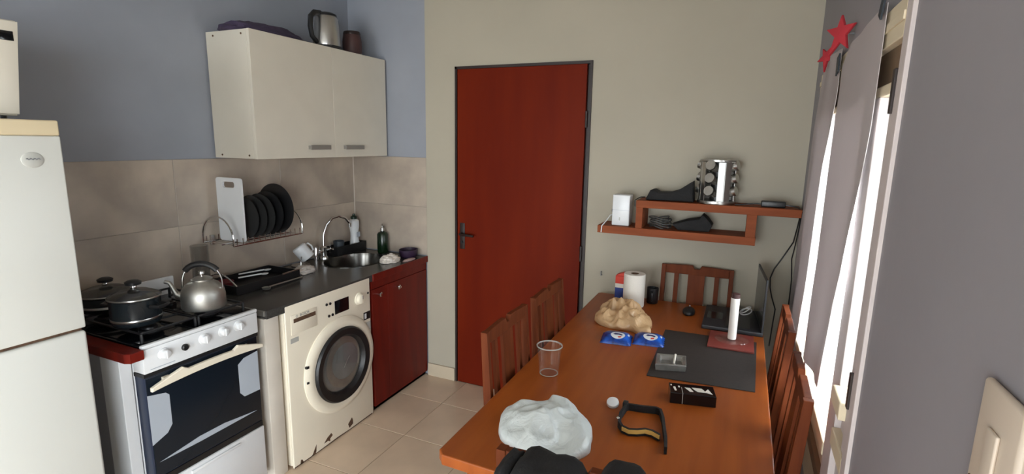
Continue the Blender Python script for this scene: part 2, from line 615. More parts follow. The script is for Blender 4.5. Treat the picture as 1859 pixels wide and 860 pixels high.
# door
d1 = thing('door_1', '', '', (-1.25, YB, 0))
del d1['label'], d1['category']
struct(d1)
fb = B().box(DX0, DX0 + .014, YB - .012, YB + .09, 0, DZ).box(DX1 - .014, DX1, YB - .014, YB + .09, 0, DZ)
fb.box(DX0, DX1, YB - .012, YB + .09, DZ - .016, DZ)
fb.box(DX1 - .042, DX1 - .014, YB + .02, YB + .09, 0, DZ - .016)
finish(fb.bm, 'door_frame', MT['darkframe'], d1, False)
leaf = finish(B().box(DX0 + .017, DX1 - .032, YB - .008, YB + .032, .004, DZ - .016, .002).bm, 'door_leaf', MT['redwood'], d1, False)
hx = -1.630
finish(B().box(hx - .018, hx + .018, YB - .014, YB - .008, .93, 1.10, .004).bm, 'handle_plate', MT['darkframe'], leaf)
finish(B().tube([(hx, YB - .012, 1.03), (hx, YB - .045, 1.03), (hx + .015, YB - .052, 1.03), (hx + .10, YB - .052, 1.027)], .008, 10).bm, 'door_handle', MT['darkframe'], leaf)
finish(B().lathe([(.009, 0), (.009, -.008)], (hx, YB - .014, .975), 14, 1).bm, 'keyhole', MT['black'], leaf)
for z in (.35, .98, 1.75):
    finish(B().lathe([(.008, 0), (.008, .09)], (DX1 - .024, YB - .012, z - .045), 10).bm, 'hinge', MT['darkframe'], d1)

# window wall (right): opening for the glazed window and an unseen doorway added behind the camera for daylight
WY0, WY1, WZ0, WZ1 = 1.285, 2.60, .50, 1.86
GY0, GY1, GZ = -2.30, -.60, 2.12
rb = B()
rb.box(XR, XR + .15, YF, GY0, -.003, ZC).box(XR, XR + .15, GY0, GY1, GZ, ZC).box(XR, XR + .15, GY1, WY0, -.003, ZC)
rb.box(XR, XR + .15, WY0, WY1, WZ1, ZC).box(XR, XR + .15, WY0, WY1, -.003, WZ0).box(XR, XR + .15, WY1, YB - .003, -.003, ZC)
struct(finish(rb.bm, 'wall_right', MT['paint_shade'], smooth=False))
HX0, HX1, HZ = -1.9, .0, 2.12
struct(finish(B().box(XW - .15, HX0, YF - .15, YF, -.003, ZC).box(HX1, XR + .15, YF - .15, YF, -.003, ZC).box(HX0, HX1, YF - .15, YF, HZ, ZC).bm, 'wall_front', MT['beige'], smooth=False))
struct(finish(B().box(HX0, HX0 + .05, YF - .15, YF + .01, 0, HZ).box(HX1 - .05, HX1, YF - .15, YF + .01, 0, HZ).box(HX0, HX1, YF - .15, YF + .01, HZ - .05, HZ).bm, 'added_front_opening', MT['frame'], smooth=False))  # frame of an unseen opening added in the front wall to admit daylight
# plain frame of the unseen doorway added to let in daylight
struct(finish(B().box(XR - .01, XR + .15, GY1 - .05, GY1, 0, GZ).box(XR - .01, XR + .15, GY0, GY0 + .05, 0, GZ).box(XR - .01, XR + .15, GY0, GY1, GZ - .05, GZ).bm, 'added_doorway', MT['frame'], smooth=False))
struct(finish(B().box(XR + .15, 8, -7, 10, -.12, -.02).box(XW - 3, XR + .15, -7, YF - .15, -.12, -.02).bm, 'patio', mat('patio_concrete', (176, 172, 164), 0.9, var=0.1), smooth=False))

win = thing('window_1', '', '', (XR, 1.95, WZ0))
del win['label'], win['category']
struct(win)
# casing on the inner wall face
finish(B().box(XR - .008, XR + .05, 1.262, 1.306, WZ0 - .05, WZ1 + .06, .002).bm, 'side_casing', MT['framepk'], win, False)
finish(B().box(XR - .003, XR + .05, 1.306, 1.352, WZ0, WZ1 - .125, .002).bm, 'sash_stile', MT['framepk'], win, False)
finish(B().box(XR - .008, XR + .05, 1.306, WY1 + .03, WZ1 - .02, WZ1 + .06, .002).box(XR - .012, XR - .008, 1.306, WY1 + .03, WZ1 + .012, WZ1 + .03, .001).bm, 'head_casing', MT['frame'], win, False)
finish(B().box(XR - .008, XR + .05, WY1 - .05, WY1 + .03, WZ0 - .05, WZ1 - .02, .002).bm, 'side_casing', MT['framepk'], win, False)
finish(B().box(XR + .010, XR + .05, 1.306, WY1 - .05, WZ1 - .10, WZ1 - .02).bm, 'shade_toned_head_board', MT['framebr'], win, False)  # brown stands in for the shade in the recess under the head
finish(B().box(XR - .002, XR + .05, 1.306, WY1 - .05, WZ1 - .125, WZ1 - .10, .003).bm, 'head_rail', MT['frame'], win, False)
# mullions, rails, panels
for y0, y1 in ((1.462, 1.560), (2.10, 2.14)):
    finish(B().box(XR - .003, XR + .05, y0, y1, WZ0, WZ1 - .125, .002).bm, 'mullion', MT['framepk'], win, False)
finish(B().box(XR - .018, XR + .05, 1.352, 1.462, .985, 1.03, .004).bm, 'sash_rail', MT['frame'], win, False)
finish(B().box(XR + .012, XR + .05, 1.352, 1.462, WZ0, .985).bm, 'lower_panel', MT['framepk'], win, False)
finish(B().box(XR - .008, XR + .05, 1.306, 1.462, .87, .915, .003).bm, 'sash_rail', MT['frame'], win, False)
for y0, y1 in ((1.560, 2.10), (2.14, WY1 - .05)):
    finish(B().box(XR - .006, XR + .05, y0, y1, .775, .815, .004).bm, 'sash_rail', MT['frame'], win, False)
    finish(B().box(XR + .012, XR + .05, y0, y1, WZ0, .775).bm, 'lower_panel', MT['frame'], win, False)
    finish(B().box(XR - .002, XR + .05, y0, y1, .66, .70, .003).bm, 'sash_rail', MT['framebr'], win, False)
    finish(B().box(XR + .005, XR + .009, y0, y1, .815, WZ1 - .125).bm, 'pane', MT['glass'], win, False)
finish(B().box(XR + .005, XR + .009, 1.352, 1.462, 1.03, WZ1 - .125).bm, 'pane', MT['glass'], win, False)
for z0, z1 in ((1.69, 1.78), (1.035, 1.12)):
    finish(B().box(XR - .012, XR - .003, 1.310, 1.328, z0, z1, .002).bm, 'latch', MT['darkframe'], win, False)


# curtains: sheets between a left and a right edge given as (y, z) from top to bottom
def curtain(name, label, left, right, x0, seed, waves, amp, tapes):
    def at(e, t):
        k = t * (len(e) - 1)
        i = min(int(k), len(e) - 2)
        f = k - i
        return (e[i][0] * (1 - f) + e[i + 1][0] * f, e[i][1] * (1 - f) + e[i + 1][1] * f)
    N, Mv = 28, 40
    b = B()
    front, back = [], []
    for i in range(Mv + 1):
        t = i / Mv
        ly, lz = at(left, t)
        ry, rz = at(right, t)
        rf, rk = [], []
        for j in range(N + 1):
            s = j / N
            x = x0 + amp * (0.25 + t) * sin(s * waves * 2 * pi + seed + t * 0.9) + .006 * noise.noise(Vector((s * 3, t * 4, seed)))
            y, z = ly * (1 - s) + ry * s, lz * (1 - s) + rz * s
            rf.append(b.bm.verts.new((x, y, z)))
            rk.append(b.bm.verts.new((x + .0015, y, z)))
        front.append(rf)
        back.append(rk)
    for i in range(Mv):
        for j in range(N):
            b.bm.faces.new((front[i][j], front[i + 1][j], front[i + 1][j + 1], front[i][j + 1]))
            b.bm.faces.new((back[i][j], back[i][j + 1], back[i + 1][j + 1], back[i + 1][j]))
    for i in range(Mv):
        for j in (0, N):
            b.bm.faces.new((front[i][j], front[i + 1][j], back[i + 1][j], back[i][j]))
    for j in range(N):
        for i in (0, Mv):
            b.bm.faces.new((front[i][j], front[i][j + 1], back[i][j + 1], back[i][j]))
    t = thing(name, label, 'curtain', (x0, (left[0][0] + right[0][0]) / 2, min(left[-1][1], right[-1][1])))
    sh = finish(b.bm, 'curtain_sheet', MT['curtain'], t)
    for (y, z, a, wd, hg) in tapes:
        tb = B().box(-.002, .002, -wd / 2, wd / 2, -hg / 2, hg / 2)
        bmesh.ops.rotate(tb.bm, verts=tb.bm.verts, matrix=Matrix.Rotation(a, 3, 'X'))
        bmesh.ops.translate(tb.bm, verts=tb.bm.verts, vec=(x0 - .008, y, z))
        finish(tb.bm, 'tape', MT['tape'], t, False)
    return t


curtain('curtain', 'wide white curtain sheet taped over the window, nearer the camera',
        [(1.907, 1.925), (1.994, 1.874), (2.002, 1.790), (2.032, 1.561), (2.038, 1.317), (2.071, .968), (2.111, .865)],
        [(1.444, 1.935), (1.444, 1.830), (1.445, 1.747), (1.451, 1.668), (1.479, 1.553), (1.525, 1.420), (1.546, 1.301), (1.598, 1.197), (1.630, 1.067), (1.665, .928)],
        .2535, 1.3, 1.4, .003, [(1.452, 1.930, .5, .03, .05)])
curtain('curtain', 'narrow white curtain sheet beside the corner of the beige wall',
        [(2.489, 1.964), (2.608, 1.683), (2.69, 1.35), (2.72, 1.10), (2.76, .95), (2.80, .81)],
        [(2.068, 1.939), (2.045, 1.793), (2.20, 1.554), (2.235, 1.282), (2.30, 1.05), (2.358, .871), (2.396, .80)],
        .2535, .2, 1.1, .003, [(2.045, 1.885, -.2, .045, .06)])


def star(x, y, z, r, label, rot):
    """five-armed felt star pinned to the wall, standing off it at an angle"""
    b = B()
    pts = []
    for k in range(10):
        a = rot + pi * k / 5
        q = r * (1 + .18 * sin(k * 2.3)) if k % 2 == 0 else r * .40
        pts.append((q * .85 * cos(a), q * 1.1 * sin(a)))
    b.prism(pts, -.006, .006, axis=1, bev=.003)
    bmesh.ops.rotate(b.bm, verts=b.bm.verts, matrix=Matrix.Rotation(radians(-48), 3, 'Z'))
    bmesh.ops.translate(b.bm, verts=b.bm.verts, vec=(x, y, z))
    t = thing('star_decoration', label, 'decoration', (x, y, z - r))
    finish(b.bm, 'felt_star', MT['redstar'], t)
    finish(B().tube([(x, y, z), (XR - .001, y + .01, z)], .003, 6).bm, 'pin', MT['grey'], t)


star(.232, 1.95, 1.965, .060, 'red star decoration on the wall above the gap between the curtains', .35)
star(.240, 2.34, 1.952, .042, 'red star decoration on the wall close to the room corner', .9)

# light switch on the window wall
sw = thing('light_switch', 'pale plastic wall switch plate at the right edge, near the window', 'switch', (XR, .655, 1.19))
finish(B().box(XR - .010, XR - .0005, .605, .70, 1.19, 1.378, .006, 3).bm, 'plate', MT['switch'], sw)
finish(B().box(XR - .014, XR - .010, .640, .665, 1.215, 1.335, .003, 3).bm, 'rocker', MT['switch'], sw)
for z in (1.262, 1.243):
    finish(B().lathe([(.0025, 0), (.0025, -.001)], (XR - .010, .69, z), 8, 0).bm, 'screw', MT['rust'], sw)

# ================================================================== LEFT: fridge, microwave
FX = -1.87
fr = thing('refrigerator', 'tall white two-door refrigerator at the left edge', 'refrigerator', (-2.18, .59, 0))
finish(B().box(-2.47, FX - .06, .298, .890, .02, 1.653, .012).bm, 'body', MT['fridge'], fr)
fz = finish(B().box(FX - .055, FX, .292, .893, 1.016, 1.612, .005, 3).bm, 'freezer_door', MT['fridge'], fr)
finish(B().box(FX - .056, FX - .0005, .292, .8925, 1.6122, 1.657, .005, 3).bm, 'door_trim', MT['yellowed'], fz)['label'] = 'yellowed plastic top trim'
fd = finish(B().box(FX - .055, FX, .292, .893, .06, 1.006, .010, 3).bm, 'lower_door', MT['fridge'], fr)
finish(B().box(FX - .055, FX - .012, .30, .885, 1.0065, 1.0155).bm, 'door_gasket', MT['rust'], fr, False)
bd = B().lathe([(.001, .004), (.020, .004), (.024, .002), (.025, 0)], (FX, .817, 1.5435), 32, 0, sx=1.1, sy=.9)
bdg = finish(bd.bm, 'badge', MT['badge'], fz)
finish(B().tube([(FX + .0045, .8005 + .033 * k / 12, 1.546 + .0022 * sin(k * 1.9)) for k in range(13)], .0017, 6).bm, 'badge_script', MT['grey'], bdg)
finish(B().box(-2.42, -1.96, .33, .86, 0, .02).bm, 'plinth', MT['black'], fr, False)

mw = thing('microwave_oven', 'white microwave oven standing on top of the refrigerator', 'microwave', (-2.2, .60, 1.657))
finish(B().prism([(.385, 1.668), (.834, 1.668), (.861, 1.935), (.385, 1.935)], -2.42, -1.95, axis=0, bev=.006).bm, 'casing', MT['melamine'], mw)
md = finish(B().box(-1.95, -1.938, .385, .742, 1.672, 1.931, .005, 3).bm, 'microwave_door', MT['melamine'], mw)
finish(B().box(-1.938, -1.936, .42, .71, 1.70, 1.90, .003).bm, 'door_window', MT['blackgl'], md)
mp_ = finish(B().prism([(.745, 1.672), (.834, 1.672), (.860, 1.931), (.745, 1.931)], -1.95, -1.938, axis=0, bev=.004).bm, 'control_panel', MT['melamine'], mw)
finish(B().box(-1.938, -1.9365, .762, .844, 1.876, 1.902, .001).bm, 'display', MT['blackgl'], mp_)
for x in (-2.38, -1.99):
    for y in (.42, .81):
        finish(B().lathe([(.014, 0), (.014, .012)], (x, y, 1.657), 12).bm, 'foot', MT['black'], mw)

# ================================================================== STOVE
SY0, SY1, SX = 1.068, 1.552, XF
st = thing('stove', 'white gas stove with black top and dark oven door', 'stove', (-2.2, 1.31, 0))
finish(B().box(-2.485, SX - .062, SY0, SY1, .03, .855, .004).bm, 'body', MT['white'], st, False)
ct = finish(B().box(-2.485, SX + .0, SY0 + .004, SY1 - .004, .856, .872, .004).bm, 'cooktop', MT['blackgl'], st)
finish(B().box(SX - .012, SX + .006, SY0, SY1, .862, .877, .004).bm, 'front_trim', MT['white'], st)
finish(B().box(-2.503, -2.487, SY0 + .01, SY1 + .02, .80, .952, .004).bm, 'back_guard', MT['white'], st)
cp = finish(B().box(SX - .060, SX + .004, SY0, SY1, .768, .861, .004).bm, 'control_panel', MT['white'], st)
for k, y in enumerate((1.142, 1.300, 1.384, 1.455)):
    kb = finish(B().lathe([(.022, 0), (.021, .004), (.017, .006), (.016, .020), (.013, .022)], (SX + .004, y, .824 + .002 * k), 24, 0).bm, 'knob', MT['white'], cp)
    finish(B().box(SX + .024, SX + .028, y - .003, y + .003, .809 + .002 * k, .838 + .002 * k, .001).bm, 'knob_grip', MT['white'], kb)
finish(B().lathe([(.013, 0), (.013, .008), (.010, .011)], (SX + .004, 1.221, .820), 20, 0).bm, 'igniter_button', MT['black'], cp)
finish(B().box(SX + .0035, SX + .0046, 1.09, 1.18, .779, .782).bm, 'printed_line', MT['greyl'], cp, False)
# oven
finish(B().box(SX - .061, SX - .002, SY0, SY1, .752, .766).bm, 'vent_gap', MT['black'], st, False)
od = finish(B().box(SX - .060, SX - .008, SY0 + .001, SY1 - .001, .345, .752, .003).bm, 'oven_door', MT['navyside'], st)
finish(B().box(SX - .008, SX - .003, SY0 + .006, SY1 - .006, .35, .748, .002).bm, 'oven_glass', MT['ovenglass'], od)


def shape_on_x(pts, x, th, name, m, par, bev=0):
    return finish(B().prism(pts, x, x + th, axis=0, bev=bev).bm, name, m, par, False)


# pale grey shapes on the inner side of the glass
shape_on_x([(1.072, .485), (1.072, .683), (1.138, .668), (1.150, .655), (1.150, .535), (1.130, .508)], SX - .0035, .001, 'pale_panel', MT['greyl'], od)
shape_on_x([(1.445, .525), (1.445, .655), (1.475, .675), (1.545, .683), (1.545, .498), (1.465, .500)], SX - .0035, .001, 'pale_panel', MT['greyl'], od)
shape_on_x([(1.09, .408), (1.25, .428), (1.36, .428), (1.52, .408), (1.36, .406), (1.25, .405)], SX - .0032, .002, 'spear_ornament', MT['greyl'], od)
# curved cream handle
hb = B()
N = 20
top = []
bot = []
for k in range(N + 1):
    q_ = k / N
    y = SY0 + .004 + q_ * (SY1 - SY0 - .008)
    e_ = min(q_, 1 - q_)
    wide = .015 + .026 * e_ / .25 if e_ <= .25 else .026
    base_ = .706 + .012 * (1 - (2 * q_ - 1) ** 2)
    bot.append((y, base_))
    top.append((y, base_ + wide))
hb.prism(bot + top[::-1], SX + .018, SX + .034, axis=0, bev=.003)
hb.box(SX - .008, SX + .02, SY0 + .06, SY0 + .085, .715, .735).box(SX - .008, SX + .02, SY1 - .085, SY1 - .06, .715, .735)
finish(hb.bm, 'oven_handle', MT['cream'], od, False)
dw = finish(B().box(SX - .060, SX + .0, SY0 + .002, SY1 - .002, .06, .318, .004).bm, 'bottom_drawer', MT['white'], st)
finish(B().box(SX + .0, SX + .008, 1.20, 1.42, .292, .304, .003).bm, 'drawer_lip', MT['white'], dw)
finish(B().box(SX - .060, SX - .006, SY0 + .004, SY1 - .004, .319, .344).bm, 'drawer_gap', MT['black'], st, False)
for x in (-2.45, -1.97):
    for y in (SY0 + .04, SY1 - .04):
        finish(B().lathe([(.018, 0), (.014, .03)], (x, y, 0), 12).bm, 'foot', MT['black'], st)
# burners and pan supports
for (x, y, r) in ((-2.33, 1.19, .045), (-2.06, 1.19, .038), (-2.33, 1.43, .038), (-2.06, 1.43, .045)):
    finish(B().lathe([(r, .872), (r, .882), (r * .75, .884), (r * .72, .892), (.001, .893)], (x, y, 0), 24).bm, 'burner', MT['black'], ct)
for y0, y1 in ((SY0 + .03, 1.303), (1.317, SY1 - .03)):
    b = B()
    z = .906
    x0, x1 = -2.45, -1.955
    b.tube([(x0, y0, z), (x1, y0, z), (x1, y1, z), (x0, y1, z)], .005, 6, True)
    for x in (-2.06, -2.33):
        b.tube([(x, y0, z), (x, y0 + .075, z)], .005, 6)
        b.tube([(x, y1, z), (x, y1 - .075, z)], .005, 6)
    ym = (y0 + y1) / 2
    for xa, xb in ((x0, -2.40), (-2.27, -2.12), (-2.0, x1)):
        b.tube([(xa, ym, z), (xb, ym, z)], .005, 6)
    for x in (x0, x1):
        for y in (y0, y1):
            b.tube([(x, y, z), (x, y, .872)], .006, 6)
    finish(b.bm, 'pan_support', MT['black'], ct)

# red brown strip and end panel between the fridge and the stove
rs = thing('end_cabinet', 'narrow white end panel under a red-brown top strip, left of the stove', 'cabinet', (-2.2, 1.04, 0))
finish(B().prism([(-2.50, 1.010), (-1.915, 1.010), (-1.895, 1.02), (-1.895, 1.066), (-2.50, 1.066)], .832, .868, bev=.003).bm, 'top_strip', MT['redlam'], rs, False)['label'] = 'red-brown top strip'
finish(B().box(-2.085, -1.972, 1.022, 1.063, 0, .832, .002).bm, 'front_panel', MT['white'], rs, False)
finish(B().box(-2.50, -2.085, 1.034, 1.063, 0, .832, .002).bm, 'side_panel', MT['sidegrey'], rs, False)  # rear of the end panel, greyer than the front

# ================================================================== WORKTOP RUN
WY = 1.70
sup = tag(finish(B().box(-2.505, XF - .012, 1.598, 1.680, 0, .809, .006).bm, 'worktop_support', MT['whitewash']),
          'whitewashed upright slab holding up the worktop between stove and washing machine', 'support')
# worktop with an oval sink hole
SC = (-2.245, 2.585)
SA, SB = .170, .215
wt = thing('worktop', 'dark stone kitchen worktop with a set-in sink', 'worktop', (-2.21, 2.27, .81))
b = B()
wx0, wx1, wy0, wy1 = -2.508, XF + .006, 1.60, 2.900
angs = sorted(set([2 * pi * k / 40 for k in range(40)] + [atan2(y - SC[1], x - SC[0]) % (2 * pi) for x in (wx0, wx1) for y in (wy0, wy1)]))
inn, outt, inb, outb = [], [], [], []
zt, zb = .850, .812
for t in angs:
    c_, s_ = cos(t), sin(t)
    inn.append(b.bm.verts.new((SC[0] + SA * c_, SC[1] + SB * s_, zt)))
    inb.append(b.bm.verts.new((SC[0] + SA * c_, SC[1] + SB * s_, zb)))
    ks = []
    if c_ > 1e-6:
        ks.append((wx1 - SC[0]) / c_)
    if c_ < -1e-6:
        ks.append((wx0 - SC[0]) / c_)
    if s_ > 1e-6:
        ks.append((wy1 - SC[1]) / s_)
    if s_ < -1e-6:
        ks.append((wy0 - SC[1]) / s_)
    k = min(q for q in ks if q > 0)
    outt.append(b.bm.verts.new((SC[0] + k * c_, SC[1] + k * s_, zt)))
    outb.append(b.bm.verts.new((SC[0] + k * c_, SC[1] + k * s_, zb)))
n = len(angs)
for i in range(n):
    j = (i + 1) % n
    b.bm.faces.new((inn[i], outt[i], outt[j], inn[j]))
    b.bm.faces.new((inb[i], inb[j], outb[j], outb[i]))
    b.bm.faces.new((outt[i], outb[i], outb[j], outt[j]))
    b.bm.faces.new((inn[i], inn[j], inb[j], inb[i]))
finish(b.bm, 'slab', MT['counter'], wt, False)
finish(B().lathe([(1.0, .8505), (1.06, .8525), (1.06, .8505)], (SC[0], SC[1], 0), 48, sx=SA, sy=SB, cap=False)
       .lathe([(1.0, .852), (.97, .83), (.93, .75), (.85, .71), (.5, .700), (.0, .699)], (SC[0], SC[1], 0), 48, sx=SA, sy=SB, cap=False).bm, 'sink_bowl', MT['sinksteel'], wt)
finish(B().lathe([(.035, .7005), (.033, .704), (.022, .702), (.001, .702)], (SC[0], SC[1], 0), 20).bm, 'sink_drain', MT['chrome'], wt)
finish(B().box(-2.45, XF - .0, 1.590, 1.599, .826, .851, .001).bm, 'edge_trim', MT['alu'], wt, False)
finish(B().box(XF + .0065, XF + .014, 2.33, 2.902, .812, .8535, .002).bm, 'wood_edge', MT['redlam'], wt, False)['label'] = 'red-brown front edge'

# washing machine
wm = thing('washing_machine', 'cream front-loading washing machine with chipped paint at its foot', 'washing machine', (-2.17, 2.0, 0))
WX = -1.906
finish(B().box(-2.44, WX - .012, 1.700, 2.305, .012, .808, .006).bm, 'body', MT['cream'], wm)
fp = finish(B().box(WX - .012, WX, 1.698, 2.307, .004, .842, .012, 3).bm, 'front_panel', MT['cream'], wm)
dc = (2.050, .422)
# detergent drawer
dd = finish(B().box(WX, WX + .003, 1.730, 1.895, .690, .788, .002).bm, 'detergent_drawer', MT['cream'], wm)
finish(B().box(WX + .003, WX + .004, 1.745, 1.885, .748, .768).bm, 'drawer_grip', MT['rust'], dd, False)
text('BOSCH', .018, MT['grey'], dd, (WX + .0036, 1.815, .7775), RX)
finish(B().lathe([(.0065, 0), (.0065, .001), (.005, .001), (.005, 0)], (WX + .003, 1.766, .7775), 16, 0, cap=False).bm, 'maker_mark', MT['grey'], dd)
finish(B().box(WX, WX + .0025, 2.022, 2.128, .706, .779, .001).bm, 'display', MT['blackgl'], wm)
for y, z in ((1.965, .777), (1.990, .776), (1.978, .712), (2.004, .712)):
    finish(B().lathe([(.0075, 0), (.007, .004), (.001, .005)], (WX, y, z), 16, 0).bm, 'button', MT['black'], wm)
kn = finish(B().lathe([(.036, 0), (.035, .005), (.029, .008), (.026, .024), (.020, .027), (.001, .027)], (WX, 2.213, .742), 32, 0).bm, 'dial', MT['cream'], wm)
finish(B().box(WX + .027, WX + .029, 2.210, 2.216, .742, .764, .0005).bm, 'dial_mark', MT['alu'], kn, False)
finish(B().lathe([(.007, 0), (.007, .002)], (WX, 2.288, .755), 12, 0).bm, 'indicator', MT['black'], wm)
sk = finish(B().box(WX, WX + .0012, 2.245, 2.300, .603, .648).bm, 'sticker', MT['black'], wm, False)
finish(B().box(WX + .0012, WX + .0018, 2.252, 2.268, .610, .640).bm, 'sticker_print', MT['white'], sk, False)
finish(B().box(WX, WX + .0010, 2.25, 2.302, .535, .585).bm, 'faded_sticker', MT['badge'], wm, False)
finish(B().box(WX, WX + .0010, 1.722, 1.772, .650, .674).bm, 'sticker', MT['badge'], wm, False)
# door
ring = finish(B().lathe([(.262, 0), (.262, .006), (.252, .016), (.225, .022), (.205, .018)], (WX, dc[0], dc[1]), 64, 0, cap=False).bm, 'door_ring', MT['cream'], wm)
drk = finish(B().lathe([(.206, .0), (.206, .024), (.198, .034), (.165, .030), (.150, .010), (.150, 0)], (WX, dc[0], dc[1]), 64, 0, cap=False).bm, 'door_rim', MT['black'], wm)
finish(B().lathe([(.152, .012), (.130, .022), (.08, .034), (.001, .038)], (WX, dc[0], dc[1]), 48, 0, cap=False).bm, 'door_glass', MT['drumglass'], wm)
finish(B().lathe([(.160, .004), (.15, .002), (.12, .0015), (.001, .001)], (WX, dc[0], dc[1]), 48, 0, cap=False).bm, 'drum', MT['drumsteel'], wm)
finish(B().lathe([(.145, .007), (.105, .006), (.10, .0035), (.14, .0035)], (WX, dc[0] + .03, dc[1] + .005), 40, 0, cap=False).bm, 'drum_seal', MT['alu'], wm)
finish(B().tube([(WX + .036, dc[0] - .015, dc[1] - .01), (WX + .034, dc[0] + .03, dc[1] + .04)], .002, 6).bm, 'glass_fold', MT['steel'], wm)
for z in (.50, .42):
    finish(B().box(WX + .005, WX + .018, 1.795, 1.812, z - .006, z + .006, .001).bm, 'hinge_mark', MT['black'], wm, False)
# chipped paint
for pts in ([(2.085, .045), (2.118, .07), (2.125, .05), (2.125, .03), (2.095, .018)],
            [(1.90, .03), (1.925, .05), (1.955, .062), (1.965, .045), (1.945, .035), (1.945, .018), (1.93, .03)],
            [(1.83, .03), (1.848, .055), (1.845, .02), (1.838, .008), (1.80, .005), (1.82, .014)],
            [(1.735, .005), (1.742, .03), (1.750, .028), (1.76, .006)]):
    shape_on_x(pts, WX, .0006, 'chipped_patch', MT['rust'], wm)
shape_on_x([(1.70, .006), (2.29, .006), (2.29, .012), (2.1, .009), (2.0, .013), (1.85, .009), (1.70, .012)], WX, .0006, 'chipped_patch', MT['rust'], wm)
for x in (-2.40, -1.97):
    for y in (1.74, 2.27):
        finish(B().lathe([(.022, 0), (.018, .014)], (x, y, 0), 12).bm, 'foot', MT['black'], wm)

# sink cabinet
sc = thing('sink_cabinet', 'red-brown two-door cabinet under the sink', 'cabinet', (-2.2, 2.61, 0))
finish(B().box(-2.50, XF - .018, 2.330, 2.898, .0, .660, .002).bm, 'carcass', MT['redlam'], sc, False)
finish(B().box(XF - .017, XF, 2.330, 2.898, .762, .811, .001).bm, 'top_rail', MT['redlam'], sc, False)
for (y0, y1, ky) in ((2.331, 2.478, 2.386), (2.481, 2.897, 2.567)):
    d_ = finish(B().box(XF - .017, XF + .002, y0, y1, .03, .759, .002).bm, 'cabinet_door', MT['redlam'], sc, False)
    finish(B().lathe([(.006, 0), (.006, .012), (.013, .016), (.014, .022), (.008, .028), (.001, .029)], (XF + .002, ky, .722), 18, 0).bm, 'knob', MT['chrome'], d_)
finish(B().box(XF - .03, XF - .018, 2.33, 2.898, 0, .028).bm, 'kick_board', MT['darkframe'], sc, False)

# ---- wall cabinet
CY0, CY1, CX, CZ0, CZ1 = 1.862, 2.893, -2.208, 1.512, 2.126
wc = thing('wall_cabinet', 'white wall cabinet with two flap doors hanging above the worktop', 'cabinet', (-2.36, 2.38, CZ0))
cb = B().box(-2.507, CX - .018, CY0, CY0 + .016, CZ0, CZ1, .001).box(-2.507, CX - .018, CY1 - .016, CY1, CZ0, CZ1, .001)
cb.box(-2.507, CX - .018, CY0 + .016, CY1 - .016, CZ0, CZ0 + .016).box(-2.507, CX - .018, CY0 + .016, CY1 - .016, CZ1 - .016, CZ1).box(-2.507, -2.50, CY0 + .016, CY1 - .016, CZ0 + .016, CZ1 - .016)
finish(cb.bm, 'carcass', MT['melamine'], wc, False)
for (y0, y1, h0, h1) in ((CY0, 2.4075, 2.200, 2.352), (2.4085, CY1, 2.478, 2.640)):
    d_ = finish(B().box(CX - .0175, CX, y0, y1, CZ0 - .001, CZ1 + .001, .0015).bm, 'cabinet_door', MT['melamine'], wc, False)
    hd = B().box(CX + .016, CX + .022, h0, h1, 1.556, 1.580, .002).box(CX, CX + .017, h0, h0 + .012, 1.558, 1.578).box(CX, CX + .017, h1 - .012, h1, 1.558, 1.578)
    finish(hd.bm, 'handle', MT['handle'], d_, False)
for x in (-2.26, -2.455):
    for z in (CZ0 + .016, CZ1 - .02):
        finish(B().lathe([(.005, 0), (.005, -.002), (.001, -.0025)], (x, CY0, z), 10, 1).bm, 'screw', MT['rust'], wc)

# things on the cabinet
pc = B().blob((-2.36, 2.10, CZ1), .12, .225, .062, .12, 2.5, 3, lobes=((250, .12, 30),), flat=.12, ridge=.06)
tag(finish(pc.bm, 'folded_cloth', MT['purplecl']), 'dark purple folded cloth lying on top of the wall cabinet', 'cloth')
ek = thing('electric_kettle', 'steel electric kettle with black handle on top of the wall cabinet', 'kettle', (-2.30, 2.47, CZ1 + .001))
kx, ky, kz = -2.30, 2.475, CZ1 + .001
finish(B().lathe([(.088, 0), (.088, .014), (.080, .020), (.001, .020)], (kx, ky, kz), 32).bm, 'base', MT['black'], ek)
finish(B().lathe([(.079, .021), (.080, .03), (.074, .10), (.064, .175), (.060, .185)], (kx, ky, kz), 36).bm, 'jug', MT['steel'], ek)
finish(B().lathe([(.062, .185), (.060, .196), (.045, .204), (.001, .206)], (kx, ky, kz), 32).bm, 'lid', MT['black'], ek)
finish(B().prism([(ky + .05, kz + .150), (ky + .05, kz + .187), (ky + .085, kz + .183)], kx - .018, kx + .018, axis=0).bm, 'spout', MT['steel'], ek)
finish(B().tube([(kx, ky - .045, kz + .195), (kx, ky - .09, kz + .190), (kx, ky - .118, kz + .165), (kx, ky - .125, kz + .11), (kx, ky - .115, kz + .06), (kx, ky - .078, kz + .032)], [.016, .016, .015, .014, .013, .013], 10).bm, 'handle', MT['black'], ek)
mc = thing('mate_cup', 'small brown leather-covered cup beside the electric kettle', 'cup', (-2.29, 2.68, CZ1 + .001))
finish(B().lathe([(.052, 0), (.058, .02), (.058, .08), (.050, .125), (.047, .135), (.042, .130), (.001, .10)], (-2.29, 2.68, CZ1 + .001), 28).bm, 'bowl', MT['mate'], mc)
finish(B().lathe([(.051, .118), (.052, .128), (.048, .139), (.044, .135)], (-2.29, 2.68, CZ1 + .001), 28, cap=False).bm, 'rim', MT['darkframe'], mc)


